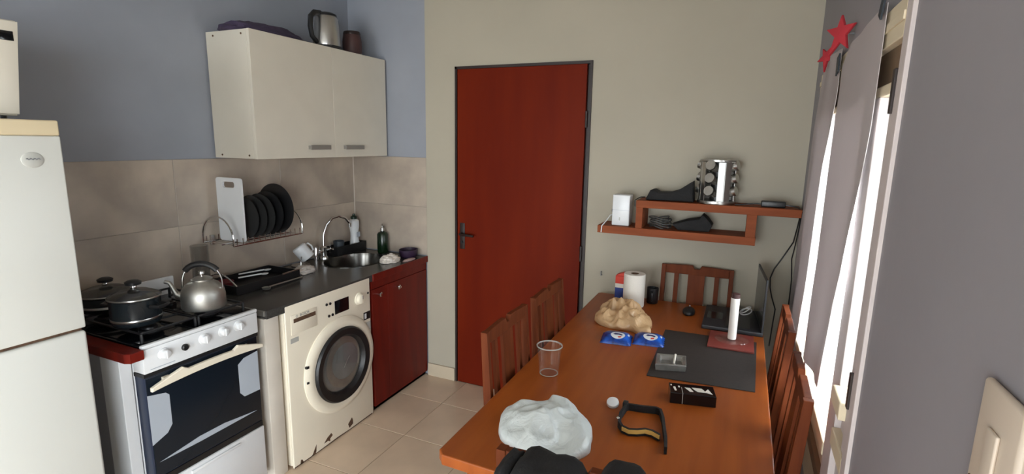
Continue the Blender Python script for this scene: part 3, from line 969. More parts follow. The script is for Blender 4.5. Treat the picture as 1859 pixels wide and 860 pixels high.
# ================================================================== ON THE STOVE
def saucepan(x, y, z, r, h, label, side=1):
    t = thing('saucepan', label, 'pot', (x, y, z))
    finish(B().lathe([(r * .93, 0), (r * .98, .006), (r, .02), (r, h - .004), (r * 1.03, h), (r * .97, h - .002), (r * .95, .012), (.001, .010)], (x, y, z), 40).bm, 'pan_body', MT['pot'], t)
    finish(B().lathe([(r * .955, .012), (r * 1.005, .018), (r * 1.005, .026), (r * .98, .03)], (x, y, z), 40, cap=False).bm, 'base_band', MT['steel'], t)
    ld = finish(B().lathe([(r * 1.04, h), (r * 1.05, h + .005), (r * .95, h + .012), (r * .6, h + .026), (r * .2, h + .034), (.001, h + .035)], (x, y, z), 40).bm, 'lid', MT['smoke'], t)
    finish(B().lathe([(r * 1.045, h + .001), (r * 1.065, h + .004), (r * 1.05, h + .008)], (x, y, z), 40, cap=False).bm, 'lid_rim', MT['steel'], ld)
    finish(B().lathe([(.008, h + .034), (.009, h + .045), (.026, h + .050), (.028, h + .060), (.018, h + .066), (.001, h + .067)], (x, y, z), 20).bm, 'knob', MT['black'], ld)
    finish(B().lathe([(.011, h + .035), (.0125, h + .040), (.011, h + .045)], (x, y, z), 16, cap=False).bm, 'knob_collar', MT['chrome'], ld)
    for sg in (1, -1):
        a = .35 * side
        c0 = Vector((cos(a + (0 if sg > 0 else pi)), sin(a + (0 if sg > 0 else pi)), 0))
        p = Vector((-c0.y, c0.x, 0))
        base = Vector((x, y, z + h * .72))
        finish(B().tube([base + c0 * r * .98 + p * .03, base + c0 * (r + .03) + p * .026, base + c0 * (r + .036), base + c0 * (r + .03) - p * .026, base + c0 * r * .98 - p * .03], .007, 8).bm, 'side_handle', MT['black'], t)
    return t


saucepan(-2.088, 1.165, .912, .083, .098, 'black saucepan with glass lid on the front left burner', 1)
saucepan(-2.365, 1.215, .912, .098, .062, 'low dark pan with glass lid on the rear burner, behind the black saucepan', 1)

kt = thing('tea_kettle', 'dull aluminium stovetop kettle on the front right burner', 'kettle', (-2.035, 1.402, .912))
kx, ky, kz = -2.035, 1.402, .9115
finish(B().lathe([(.080, 0), (.084, .006), (.083, .055), (.079, .078), (.062, .101), (.042, .112), (.038, .117)], (kx, ky, kz), 40).bm, 'body', MT['alu'], kt)
kl = finish(B().lathe([(.040, .116), (.041, .122), (.028, .129), (.001, .132)], (kx, ky, kz), 28).bm, 'lid', MT['alu'], kt)
finish(B().lathe([(.006, .131), (.006, .139), (.013, .144), (.012, .153), (.001, .156)], (kx, ky, kz), 16).bm, 'lid_knob', MT['steel'], kl)
dr = Vector((-.85, -.52, 0)).normalized()
pp = Vector((kx, ky, kz))
finish(B().tube([pp + dr * .076 + Vector((0, 0, .045)), pp + dr * .105 + Vector((0, 0, .055)), pp + dr * .118 + Vector((0, 0, .085)), pp + dr * .128 + Vector((0, 0, .105)), pp + dr * .146 + Vector((0, 0, .110))], [.015, .012, .009, .008, .008], 12).bm, 'spout', MT['alu'], kt)
hp = []
for k in range(15):
    t = pi * k / 14
    hp.append(pp + dr * (.080 * cos(t)) + Vector((0, 0, .082 + .104 * sin(t) ** .7)))
kh = finish(B().tube(hp[3:12], .0125, 10).bm, 'handle', MT['black'], kt)
finish(B().tube(hp[:4], .0035, 8).bm, 'handle_bracket', MT['chrome'], kt)
finish(B().tube(hp[11:], .0035, 8).bm, 'handle_bracket', MT['chrome'], kt)

# ================================================================== DISH RACK on the wall
dk = thing('dish_rack', 'chrome wire dish rack fixed to the tiled wall', 'rack', (-2.40, 2.0, 1.07))
RZ = 1.085


def xz_loop(y, r=.112, cx=-2.385):
    return [(cx + r * cos(pi - pi * k / 16), y, RZ + .035 + r * .95 * sin(pi * k / 16)) for k in range(17)]


for y in (1.745, 2.185):
    L = xz_loop(y)
    L = [(L[0][0], y, RZ)] + L + [(L[-1][0], y, RZ)]
    finish(B().tube(L, .0042, 8).bm, 'end_loop', MT['chrome'], dk)
for x in (-2.497, -2.36, -2.273):
    finish(B().tube([(x, 1.745, RZ), (x, 2.185, RZ)], .0035, 8).bm, 'long_rod', MT['chrome'], dk)
for k in range(13):
    y = 1.765 + k * .0335
    finish(B().tube([(-2.497, y, RZ + .03), (-2.497, y, RZ), (-2.273, y, RZ), (-2.273, y, RZ + .034)], .0022, 6).bm, 'prong', MT['chrome'], dk)
for y in (1.80, 2.16):
    finish(B().box(-2.5095, -2.495, y - .01, y + .01, RZ - .02, RZ + .03, .001).bm, 'wall_bracket', MT['steel'], dk, False)

bo = B()
bx0, bx1, bz0, bz1 = -2.470, -2.288, RZ + .005, 1.415
ring_o = []
ring_i = []
cxh, czh = (bx0 + bx1) / 2, bz1 - .035


def rrect(cx, cz, hw, hh, r, n=6):
    out = []
    for (sx, sz, a0) in ((1, 1, 0), (-1, 1, 90), (-1, -1, 180), (1, -1, 270)):
        for k in range(n + 1):
            a = radians(a0 + 90 * k / n)
            out.append((cx + sx * (hw - r) + r * cos(a), cz + sz * (hh - r) + r * sin(a)))
    return out


po = rrect(cxh, (bz0 + bz1) / 2, (bx1 - bx0) / 2, (bz1 - bz0) / 2, .015)
pi_ = rrect(cxh, czh, .043, .015, .012)
vo0 = [bo.bm.verts.new((p[0], 1.822, p[1])) for p in po]
vo1 = [bo.bm.verts.new((p[0], 1.832, p[1])) for p in po]
vi0 = [bo.bm.verts.new((p[0], 1.822, p[1])) for p in pi_]
vi1 = [bo.bm.verts.new((p[0], 1.832, p[1])) for p in pi_]
n = len(po)
for i in range(n):
    j = (i + 1) % n
    bo.bm.faces.new((vo0[i], vo0[j], vi0[j], vi0[i]))
    bo.bm.faces.new((vo1[j], vo1[i], vi1[i], vi1[j]))
    bo.bm.faces.new((vo0[j], vo0[i], vo1[i], vo1[j]))
    bo.bm.faces.new((vi0[i], vi0[j], vi1[j], vi1[i]))
tag(finish(bo.bm, 'cutting_board', MT['white'], smooth=False), 'white plastic cutting board with a hand hole, upright in the dish rack', 'cutting board')
PL = ['dark plate in the dish rack, next to the white cutting board', 'second dark plate from the cutting board in the dish rack',
      'middle dark plate in the dish rack', 'second dark plate from the right end of the dish rack', 'black plate at the right end of the dish rack, standing tallest']
for k, (y, r) in enumerate(((1.890, .112), (1.940, .114), (1.990, .116), (2.040, .122), (2.095, .140))):
    b = B().lathe([(r, .012), (r * .98, .014), (r * .72, .004), (.001, .003), (.001, 0), (r * .7, 0), (r * .98, .010)], (-2.385, y, RZ + r + .003), 40, 1, cap=False)
    tag(finish(b.bm, 'plate', MT['black'] if k > 2 else mat('plate_glaze_%d' % k, (42, 42, 42), 0.3)), PL[k], 'plate', 'plates standing in the dish rack')

# ================================================================== WORKTOP CLUTTER
TZ = .851


def tray(name, x0, x1, y0, y1, z, h, m, label):
    t = thing(name, label, 'tray', ((x0 + x1) / 2, (y0 + y1) / 2, z))
    b = B()
    b.box(x0, x1, y0, y1, z, z + .006, .002)
    b.box(x0, x0 + .006, y0, y1, z + .006, z + h, .001).box(x1 - .006, x1, y0, y1, z + .006, z + h, .001)
    b.box(x0 + .006, x1 - .006, y0, y0 + .006, z + .006, z + h, .001).box(x0 + .006, x1 - .006, y1 - .006, y1, z + .006, z + h, .001)
    finish(b.bm, 'tray_body', m, t, False)
    return t


t = tray('drying_tray', -2.46, -2.22, 1.70, 2.10, TZ, .045, MT['black'], 'low black drying tray on the worktop, below the dish rack')
finish(B().tube([(-2.46 + .24 * k / 10, 1.705, TZ + .045 + .05 * sin(pi * k / 10)) for k in range(11)], .004, 8).bm, 'tray_handle', MT['chrome'], t)
finish(B().tube([(-2.218, 1.98, TZ + .047), (-2.222, 2.10, TZ + .049)], .0045, 6).bm, 'rim_wire', MT['steel'], t)
for (x0, y0, x1, y1, lab) in ((-2.33, 1.80, -2.28, 1.90, 'white plastic spoon lying across the front of the black tray'),
                              (-2.39, 1.85, -2.34, 1.97, 'white plastic spoon lying at the back of the black tray')):
    s_ = thing('spoon', lab, 'cutlery', (x0, y0, TZ + .046))
    zz = TZ + .010
    finish(B().tube([(x0, y0, zz + .045), (x1, y1, zz + .05)], .004, 8).bm, 'spoon_handle', MT['white'], s_)
    finish(B().lathe([(.001, .006), (.012, .004), (.016, .008), (.012, .010), (.001, .010)], (x1 + .006, y1 + .014, zz + .041), 16, sy=1.4).bm, 'spoon_bowl', MT['white'], s_)
b = B().lathe([(.05, 0), (.055, .02), (.056, .026), (.048, .024), (.001, .010)], (-2.41, 1.765, TZ + .007), 24)
tag(finish(b.bm, 'bowl', mat('dark_red_plastic', (110, 30, 40), .5)), 'small dark red bowl at the left end of the black drying tray', 'bowl')
b = B().lathe([(.036, 0), (.038, .004), (.040, .245), (.038, .246), (.036, .245), (.035, .006), (.001, .006)], (-2.395, 1.650, TZ), 28)
jr = tag(finish(b.bm, 'glass_jar', MT['clearjar']), 'tall smoky clear jar standing behind the aluminium kettle', 'jar')

wtool = thing('ladle', 'long pale metal spoon lying on the worktop in front of the tray', 'cutlery', (-2.20, 2.0, TZ))
finish(B().tube([(-2.185, 1.86, TZ + .012), (-2.205, 2.10, TZ + .006)], .004, 8).bm, 'ladle_handle', MT['alu'], wtool)
finish(B().lathe([(.001, .0), (.018, .003), (.022, .012), (.017, .008), (.001, .005)], (-2.183, 1.842, TZ + .001), 18).bm, 'ladle_bowl', MT['alu'], wtool)

b = B().blob((-2.285, 2.190, TZ), .050, .075, .032, .18, 2.5, 5, flat=.3, ridge=.12)
tag(finish(b.bm, 'dishcloth', MT['greycl']), 'crumpled pale dishcloth on the worktop below the white mug', 'cloth')

cr = thing('cup_rack', 'small chrome cup stand on the worktop, left of the tap', 'rack', (-2.42, 2.30, TZ))
finish(B().lathe([(.055, 0), (.055, .006), (.001, .007)], (-2.43, 2.31, TZ), 24).bm, 'stand_base', MT['chrome'], cr)
finish(B().tube([(-2.43, 2.31, TZ + .006), (-2.43, 2.31, TZ + .115)], .004, 8).bm, 'stand_post', MT['chrome'], cr)
finish(B().tube([(-2.43, 2.31, TZ + .04), (-2.385, 2.275, TZ + .05), (-2.37, 2.26, TZ + .07)], .003, 8).bm, 'peg', MT['chrome'], cr)
mg = thing('mug', 'white mug tipped over the cup stand beside the tap', 'mug', (-2.43, 2.31, .90))
b = B().lathe([(.040, -.045), (.043, -.04), (.043, .04), (.036, .047), (.001, .047), (.001, .043), (.034, .043), (.039, .037), (.039, -.043)], (0, 0, 0), 32, cap=False)
h_ = B().tube([(0, .042, .028), (0, .066, .026), (0, .074, .0), (0, .064, -.026), (0, .042, -.028)], .0055, 8)
Rm = Matrix.Rotation(radians(25), 3, 'X') @ Matrix.Rotation(radians(-28), 3, 'Y')
for q, nm in ((b, 'mug_body'), (h_, 'mug_handle')):
    bmesh.ops.rotate(q.bm, verts=q.bm.verts, matrix=Rm)
    bmesh.ops.translate(q.bm, verts=q.bm.verts, vec=(-2.405, 2.310, .935))
    finish(q.bm, nm, MT['white'], mg)

fc = thing('kitchen_tap', 'chrome gooseneck mixer tap with two handles at the sink', 'tap', (-2.445, 2.52, TZ))
finish(B().lathe([(.030, 0), (.028, .012), (.018, .020), (.016, .055), (.018, .075), (.012, .085), (.001, .087)], (-2.445, 2.52, TZ), 24).bm, 'tap_body', MT['chrome'], fc)
finish(B().tube([(-2.445, 2.52, TZ + .080), (-2.445, 2.525, TZ + .16), (-2.438, 2.545, TZ + .22), (-2.425, 2.585, TZ + .258), (-2.41, 2.63, TZ + .268), (-2.395, 2.675, TZ + .250), (-2.385, 2.70, TZ + .215)], .0085, 12).bm, 'gooseneck', MT['chrome'], fc)
finish(B().lathe([(.011, 0), (.012, .022), (.009, .026)], (-2.384, 2.702, TZ + .190), 16).bm, 'aerator', MT['chrome'], fc)
for s_ in (-1, 1):
    hnd = finish(B().tube([(-2.44, 2.52 + s_ * .015, TZ + .05), (-2.435, 2.52 + s_ * .052, TZ + .055)], .010, 10).bm, 'tap_handle', MT['chrome'], fc)
    finish(B().tube([(-2.435, 2.52 + s_ * .048, TZ + .03), (-2.435, 2.52 + s_ * .048, TZ + .085)], .0045, 8).tube([(-2.46, 2.52 + s_ * .048, TZ + .057), (-2.41, 2.52 + s_ * .048, TZ + .057)], .0045, 8).bm, 'cross_grip', MT['chrome'], hnd)
b = B().lathe([(.013, 0), (.013, .085), (.009, .095), (.001, .096)], (-2.43, 2.435, TZ), 16)
tag(finish(b.bm, 'steel_tube', MT['chrome']), 'short upright chrome stopper rod left of the tap', 'rod')

t = tray('sink_tray', -2.50, -2.405, 2.60, 2.885, TZ, .062, MT['black'], 'black sink tray in the corner of the worktop behind the sink')
b = B().lathe([(.032, 0), (.036, .085), (.033, .085), (.029, .004), (.001, .004)], (-2.455, 2.67, TZ + .007), 24)
tag(finish(b.bm, 'cup', mat('dark_grey_cup', (54, 60, 66), .4)), 'dark grey cup standing in the black sink tray', 'cup')
wb_ = thing('detergent_bottle', 'white detergent bottle with dark green cap in the black sink tray', 'bottle', (-2.445, 2.815, TZ + .007))
finish(B().lathe([(.032, 0), (.034, .01), (.033, .05), (.027, .09), (.027, .12), (.034, .165), (.034, .205), (.020, .217)], (-2.445, 2.815, TZ + .007), 24).bm, 'bottle_body', MT['white'], wb_)
finish(B().lathe([(.021, .216), (.022, .232), (.010, .240), (.008, .252), (.001, .253)], (-2.445, 2.815, TZ + .007), 20).bm, 'cap', MT['greencap'], wb_)
finish(B().box(-2.412, -2.4105, 2.80, 2.833, TZ + .10, TZ + .135).bm, 'front_label', MT['greyl'], wb_, False)
gb = thing('soap_bottle', 'dark green soap bottle with a pump against the end wall', 'bottle', (-2.235, 2.855, TZ))
finish(B().lathe([(.034, 0), (.037, .006), (.037, .128), (.030, .140), (.014, .146), (.013, .155)], (-2.235, 2.855, TZ), 28).bm, 'bottle_body', MT['green'], gb)
finish(B().lathe([(.014, .153), (.014, .172), (.005, .174), (.005, .195)], (-2.235, 2.855, TZ), 16).tube([(-2.235, 2.855, TZ + .196), (-2.215, 2.835, TZ + .195), (-2.205, 2.825, TZ + .186)], .005, 8).bm, 'pump', MT['steel'], gb)

b = B().blob((-2.025, 2.655, TZ), .055, .075, .038, .2, 2.4, 11, flat=.2, ridge=.14)
tag(finish(b.bm, 'kitchen_cloth', MT['whitecl']), 'crumpled white cloth on the worktop right of the sink', 'cloth')
b = B().lathe([(.048, 0), (.056, .012), (.060, .05), (.056, .052), (.050, .014), (.001, .008)], (-2.005, 2.828, TZ), 24, sy=1.12)
tag(finish(b.bm, 'bowl', MT['purple']), 'small dark purple bowl at the right end of the worktop', 'bowl')
b = B().blob((-1.938, 2.74, TZ), .022, .060, .008, .15, 3, 14, flat=.4)
tag(finish(b.bm, 'rag', MT['pink']), 'flat pinkish rag in front of the purple bowl', 'cloth')

# ================================================================== WALL SHELF
sh = thing('wall_shelf', 'brown wooden two-tier shelf on the beige wall', 'shelf', (-.22, YB - .1, 1.145))
ySH = 2.72
finish(B().box(-.700, .075, ySH, YB - .003, 1.147, 1.187, .002).bm, 'lower_board', MT['shelf'], sh, False)
finish(B().box(-.502, .258, ySH, YB - .003, 1.295, 1.333, .002).bm, 'upper_board', MT['shelf'], sh, False)
finish(B().box(-.500, -.466, ySH + .002, YB - .003, 1.187, 1.295, .001).bm, 'upright', MT['shelf'], sh, False)
finish(B().box(.028, .072, ySH + .002, YB - .003, 1.187, 1.295, .001).bm, 'upright', MT['shelf'], sh, False)
rtx = thing('router', 'white upright router on the left end of the lower shelf board', 'router', (-.585, 2.79, 1.188))
finish(B().box(-.633, -.540, 2.755, 2.835, 1.1875, 1.352, .005, 3).bm, 'casing', MT['white'], rtx)
finish(B().box(-.6325, -.5405, 2.7543, 2.7552, 1.270, 1.2712).bm, 'seam', MT['greyl'], rtx, False)
finish(B().box(-.594, -.588, 2.7543, 2.7552, 1.215, 1.232).bm, 'indicator', MT['badge'], rtx, False)
finish(B().tube([(-.634, 2.80, 1.24), (-.650, 2.79, 1.235), (-.665, 2.76, 1.205), (-.672, 2.73, 1.192), (-.676, 2.718, 1.185), (-.678, 2.716, 1.15)], .003, 6).bm, 'cable', MT['white'], rtx)
finish(B().box(-.643, -.633, 2.79, 2.81, 1.255, 1.27, .001).bm, 'plug', MT['black'], rtx, False)
b = B().prism([(-.462, 1.335), (-.44, 1.385), (-.425, 1.388), (-.40, 1.376), (-.34, 1.378), (-.30, 1.392), (-.255, 1.425), (-.232, 1.44), (-.225, 1.335)], 2.760, 2.86, axis=1, bev=.008)
for v in b.bm.verts:
    v.co.y += .02 * noise.noise(v.co * 12)
tag(finish(b.bm, 'black_bag', MT['blackmat']), 'folded black cloth bag on the upper shelf board, left of the spice rack', 'bag')
cbl = B().tube([(-.47, 2.79, 1.345), (-.49, 2.775, 1.345), (-.502, 2.735, 1.338), (-.507, 2.716, 1.333), (-.506, 2.716, 1.30)], .003, 6)
tag(finish(cbl.bm, 'cable', MT['black']), 'short black cable hanging over the left end of the upper shelf board', 'cable')
b = B().prism([(-.29, 1.188), (-.14, 1.188), (-.125, 1.225), (-.15, 1.255), (-.175, 1.275), (-.19, 1.253), (-.25, 1.24), (-.32, 1.215)], 2.76, 2.86, axis=1, bev=.008)
for v in b.bm.verts:
    v.co.y += .02 * noise.noise(v.co * 14)
tag(finish(b.bm, 'black_pouch', MT['blackmat']), 'black pouch lying inside the shelf box', 'bag')
b = B()
for k in range(5):
    z = 1.192 + .012 * k
    pts = [(-.385 + .05 * cos(a + k) * (1 + .2 * sin(3 * a + k)), 2.80 + .035 * sin(a + k), z + .008 * sin(2 * a + k * 2)) for a in [2 * pi * i / 20 for i in range(20)]]
    b.tube(pts, .0035, 6, True)
tag(finish(b.bm, 'cable_coil', mat('grey_cable', (62, 62, 60), .5)), 'loose coil of grey cable inside the shelf box, beside the black pouch', 'cable')

# spice rack carousel
sp = thing('spice_rack', 'revolving steel spice rack with glass jars on the upper shelf board', 'spice rack', (-.12, 2.80, 1.333))
sx, sy, sz = -.122, 2.800, 1.334
finish(B().lathe([(.088, 0), (.090, .006), (.088, .016), (.001, .017)], (sx, sy, sz), 40).bm, 'base', MT['steel'], sp)
finish(B().lathe([(.001, .205), (.084, .205), (.088, .208), (.088, .216), (.001, .219)], (sx, sy, sz), 40).bm, 'top', MT['steel'], sp)
finish(B().lathe([(.030, .016), (.030, .206)], (sx, sy, sz), 16).bm, 'core', MT['black'], sp)
for k in range(4):
    a = radians(-110 + 90 * k)
    for da in (-.58, .62):
        aa = a + da
        c_, s_ = cos(aa), sin(aa)
        p0 = Vector((sx + .079 * c_, sy + .079 * s_, 0))
        tq = Vector((-s_, c_, 0)) * .017
        nq = Vector((c_, s_, 0)) * .002
        q = [p0 - tq - nq, p0 + tq - nq, p0 + tq + nq, p0 - tq + nq]
        finish(B().prism([(v.x, v.y) for v in q], sz + .016, sz + .206).bm, 'side_plate', MT['steel'], sp, False)
    for r_ in range(3):
        z = sz + .050 + .062 * r_
        dv = Vector((cos(a), sin(a), .28)).normalized()
        p0 = Vector((sx, sy, z)) + Vector((cos(a), sin(a), 0)) * .032
        b = B().tube([p0, p0 + dv * .052], .021, 16)
        j = finish(b.bm, 'spice_jar', MT['jar'], sp)
        finish(B().tube([p0 + dv * .0525, p0 + dv * .068], .0235, 20).bm, 'jar_lid', MT['steel'], j)
pa = thing('power_adapter', 'black power adapter with cable at the right end of the upper shelf board', 'adapter', (.14, 2.78, 1.333))
finish(B().box(.085, .190, 2.755, 2.80, 1.334, 1.362, .004, 3).bm, 'adapter_body', MT['black'], pa)
finish(B().tube([(.085, 2.777, 1.345), (.05, 2.775, 1.345), (.0, 2.765, 1.338), (-.03, 2.76, 1.338)], .003, 6).bm, 'cable', MT['black'], pa)
finish(B().tube([(.19, 2.777, 1.345), (.22, 2.775, 1.343), (.245, 2.76, 1.338), (.262, 2.73, 1.32)], .003, 6).bm, 'cable', MT['black'], pa)
cb1 = B().tube([(.256, 2.78, 1.293), (.256, 2.83, 1.24), (.250, 2.878, 1.156), (.209, 2.888, 1.067), (.180, 2.888, 1.01), (.166, 2.888, .961), (.170, 2.888, .91), (.182, 2.888, .862), (.204, 2.888, .80), (.200, 2.888, .72), (.195, 2.888, .60)], .0032, 6)
tag(finish(cb1.bm, 'cable', MT['black']), 'long black cable looping down the beige wall from the shelf end', 'cable')
cb2 = B().tube([(.263, 2.80, 1.293), (.263, 2.86, 1.20), (.258, 2.885, 1.12), (.252, 2.89, 1.07), (.262, 2.89, .96), (.262, 2.89, .82), (.262, 2.89, .55)], .0028, 6)
tag(finish(cb2.bm, 'cable', MT['black']), 'straighter black cable down the room corner, right of the looping one', 'cable')

# ================================================================== TABLE AND CHAIRS
TT = .785
tb = thing('dining_table', 'long orange-brown wooden dining table', 'table', (-.28, 1.95, 0))
TX0, TX1, TY0, TY1 = -.700, .142, 1.085, 2.825
bt = B().prism([(TX0 + .015, TY1), (TX1, TY1), (TX1, TY0 - .01), (TX0 + .02, TY0 + .01), (TX0, TY0 + .03), (TX0, TY1 - .015)], TT - .032, TT, bev=.004)
finish(bt.bm, 'tabletop', MT['table'], tb, False)
finish(B().box(TX0 + .07, TX1 - .07, TY0 + .09, TY0 + .115, TT - .12, TT - .032).bm, 'apron', MT['table'], tb, False)
finish(B().box(TX0 + .07, TX1 - .07, TY1 - .115, TY1 - .09, TT - .12, TT - .032).bm, 'apron', MT['table'], tb, False)
finish(B().box(TX0 + .07, TX0 + .095, TY0 + .115, TY1 - .115, TT - .12, TT - .032).bm, 'apron', MT['table'], tb, False)
finish(B().box(TX1 - .095, TX1 - .07, TY0 + .115, TY1 - .115, TT - .12, TT - .032).bm, 'apron', MT['table'], tb, False)
for x in (TX0 + .06, TX1 - .12):
    for y in (TY0 + .08, TY1 - .14):
        finish(B().prism([(x, y), (x + .06, y), (x + .06, y + .06), (x, y + .06)], 0, TT - .032, bev=.003).bm, 'leg', MT['table'], tb, False)

# chair in local coordinates: back plane at x = 0, seat to +x, width along y centred on 0
CW = .362


def make_chair(label):
    t = thing('dining_chair', label, 'chair', (0, 0, 0), 'wooden dining chairs around the table', local=True)
    hw = CW / 2
    for s in (-1, 1):
        y0 = s * hw - (.022 if s > 0 else 0)
        b = B().prism([(.035, 0), (.070, 0), (.060, .45), (.018, .985), (-.006, .985), (.022, .45)], y0, y0 + .022, axis=1, bev=.002)
        finish(b.bm, 'rear_leg', MT['chair'], t, False)
        finish(B().box(.40, .436, s * hw - (.034 if s > 0 else 0), s * hw + (.034 if s < 0 else 0), 0, .43, .003).bm, 'leg', MT['chair'], t, False)
        finish(B().box(.066, .40, s * (hw - .010) - .008, s * (hw - .010) + .008, .36, .42).bm, 'seat_rail', MT['chair'], t, False)
    finish(B().box(.036, .445, -hw + .023, hw - .023, .43, .455, .006, 3).bm, 'seat', MT['chair'], t, False)
    # top rail with a small notch in the middle
    tp = [(-hw + .022, .94), (hw - .022, .94), (hw - .022, .985), (.06, .990), (.022, .990), (.012, .972), (-.012, .972), (-.022, .990), (-.06, .990), (-hw + .022, .985)]
    b = B().prism(tp, -.004, .016, axis=0, bev=.002)
    finish(b.bm, 'top_rail', MT['chair'], t, False)
    b = B().prism([(-hw + .022, .55), (hw - .022, .55), (hw - .022, .60), (-hw + .022, .60)], .024, .044, axis=0, bev=.002)
    finish(b.bm, 'lower_rail', MT['chair'], t, False)

    def slat(ya, yb, nm):
        v = [(.028, ya, .60), (.042, ya, .60), (.042, yb, .60), (.028, yb, .60), (.001, ya, .94), (.014, ya, .94), (.014, yb, .94), (.001, yb, .94)]
        q = B()
        q._new(v, [(0, 3, 2, 1), (4, 5, 6, 7), (0, 1, 5, 4), (1, 2, 6, 5), (2, 3, 7, 6), (3, 0, 4, 7)])
        finish(q.bm, nm, MT['chair'], t, False)
    slat(-.113, -.090, 'slat')
    slat(.090, .113, 'slat')
    slat(-.042, .042, 'splat')
    return t


c0 = make_chair('wooden chair on the kitchen side of the table, nearer the camera')
c0.location, c0.rotation_euler = (-.760, 1.665, 0), (0, 0, 0)
G = 'wooden dining chairs around the table'
dup(c0, (-.760, 2.110, 0), 0, 'wooden chair on the kitchen side of the table, nearer the far wall', G)
dup(c0, (-.185, 2.860, 0), -pi / 2, 'wooden chair at the far end of the table, its back to the beige wall', G)
dup(c0, (.207, 1.610, 0), pi, 'wooden chair on the window side of the table, nearer the camera', G)
dup(c0, (.207, 2.150, 0), pi, 'wooden chair on the window side of the table, nearer the far corner', G)
dup(c0, (-.245, .905, 0), pi / 2, 'wooden chair at the near end of the table, carrying the black bag', G)

# black bag hung on the near chair
bp = thing('backpack', 'black padded bag hanging over the back of the nearest chair', 'bag', (-.27, .93, .60))


def pad(x0, x1, y0, y1, z0, z1, name, bev, seed):
    b = B().box(x0, x1, y0, y1, z0, z1)
    bmesh.ops.subdivide_edges(b.bm, edges=b.bm.edges[:], cuts=7, use_grid_fill=True)
    cx, cy, cz = (x0 + x1) / 2, (y0 + y1) / 2, (z0 + z1) / 2
    hx_, hy_, hz_ = (x1 - x0) / 2, (y1 - y0) / 2, (z1 - z0) / 2
    for v in b.bm.verts:
        u = Vector(((v.co.x - cx) / hx_, (v.co.y - cy) / hy_, (v.co.z - cz) / hz_))
        p = 5.0
        l = (abs(u.x) ** p + abs(u.y) ** p + abs(u.z) ** p) ** (1 / p)
        u = u / l * max(abs(u.x), abs(u.y), abs(u.z))
        k = 1 + .05 * noise.noise(u * 2.2 + Vector((seed, 0, 0)))
        v.co = Vector((cx + u.x * hx_ * k, cy + u.y * hy_ * k, cz + u.z * hz_ * k))
    return finish(b.bm, name, MT['blackmat'], bp, ang=80)


pad(-.378, -.220, .790, .945, .60, 1.008, 'main_pocket', .02, 1)
pad(-.396, -.360, .790, .930, .62, 1.000, 'side_pocket', .02, 5)
pad(-.206, -.105, .790, .940, .62, 1.026, 'side_pocket', .02, 9)

# ================================================================== ON THE TABLE
Z = TT + .0006
pc_ = thing('plastic_cup', 'clear plastic cup on the table near the left chairs', 'cup', (-.590, 1.690, Z))
finish(B().lathe([(.034, 0), (.035, .003), (.0445, .108), (.0435, .108), (.0335, .0045), (.001, .004)], (-.590, 1.690, Z), 36).bm, 'cup_wall', MT['cup'], pc_)
finish(B().lathe([(.0435, .1082), (.0472, .1085), (.0476, .1115), (.0455, .113), (.0435, .111), (.0435, .1082)], (-.590, 1.690, Z), 36, cap=False).bm, 'rim', MT['cuprim'], pc_)
finish(B().lathe([(.0338, .0048), (.0340, .0068), (.030, .0060), (.0338, .0048)], (-.590, 1.690, Z), 36, cap=False).bm, 'base_ring', MT['cuprim'], pc_)
b = B().mound([(-.597, 1.280), (-.612, 1.345), (-.590, 1.400), (-.545, 1.430), (-.497, 1.432), (-.488, 1.475), (-.447, 1.485), (-.390, 1.430), (-.328, 1.325), (-.322, 1.262),
               (-.350, 1.215), (-.401, 1.186), (-.456, 1.172), (-.516, 1.200), (-.570, 1.231)], (-.460, 1.315), .046, Z, .45, 9, 21,
              peaks=((-.455, 1.43, .022, .05), (-.555, 1.35, .014, .06), (-.36, 1.29, .012, .06), (-.46, 1.31, .030, .07), (-.47, 1.23, .012, .05)))
tag(finish(b.bm, 'plastic_bag', MT['bagw'], ang=180), 'crumpled white plastic bag at the near end of the table', 'bag')
cap = B().lathe([(.0195, 0), (.020, .002), (.019, .010), (.016, .0115), (.001, .0115)], (0, 0, 0), 28)
bmesh.ops.rotate(cap.bm, verts=cap.bm.verts, matrix=Matrix.Rotation(radians(24), 3, 'X'))
bmesh.ops.translate(cap.bm, verts=cap.bm.verts, vec=(-.322, 1.558, Z + .009))
tag(finish(cap.bm, 'bottle_cap', MT['white']), 'small round white cap on the table beside the white bag', 'cap')

cl = thing('collar', 'black strap collar with a pale yellow strip, on the bare tabletop', 'collar', (-.20, 1.47, Z))
H = .022


def zs(pts, z=Z + H / 2 + .0005):
    return [(p[0], p[1], z) for p in pts]


finish(B().strip(zs([(-.276, 1.440), (-.283, 1.49), (-.278, 1.545), (-.270, 1.556), (-.225, 1.562), (-.188, 1.572), (-.174, 1.565), (-.160, 1.52), (-.148, 1.46), (-.137, 1.41), (-.130, 1.358)]), (0, 0, 1), H, .008).bm, 'strap', MT['blackmat'], cl)
yb_ = zs([(-.276, 1.440), (-.262, 1.417), (-.240, 1.408), (-.218, 1.416), (-.198, 1.430), (-.178, 1.430), (-.155, 1.417)])
finish(B().strip(yb_, (0, 0, 1), H, .007).bm, 'strap', MT['blackmat'], cl)
finish(B().strip([(p[0], p[1] - .0042, p[2] + .003) for p in yb_[1:]], (0, 0, 1), H * .55, .002).bm, 'reflective_strip', MT['yellow'], cl)['label'] = 'pale yellow reflective strip'
finish(B().box(-.290, -.274, 1.548, 1.570, Z, Z + H + .004, .003).bm, 'buckle', MT['black'], cl)
finish(B().lathe([(.005, 0), (.004, .002)], (-.2830, 1.455, Z + H), 12).bm, 'rivet', MT['chrome'], cl)

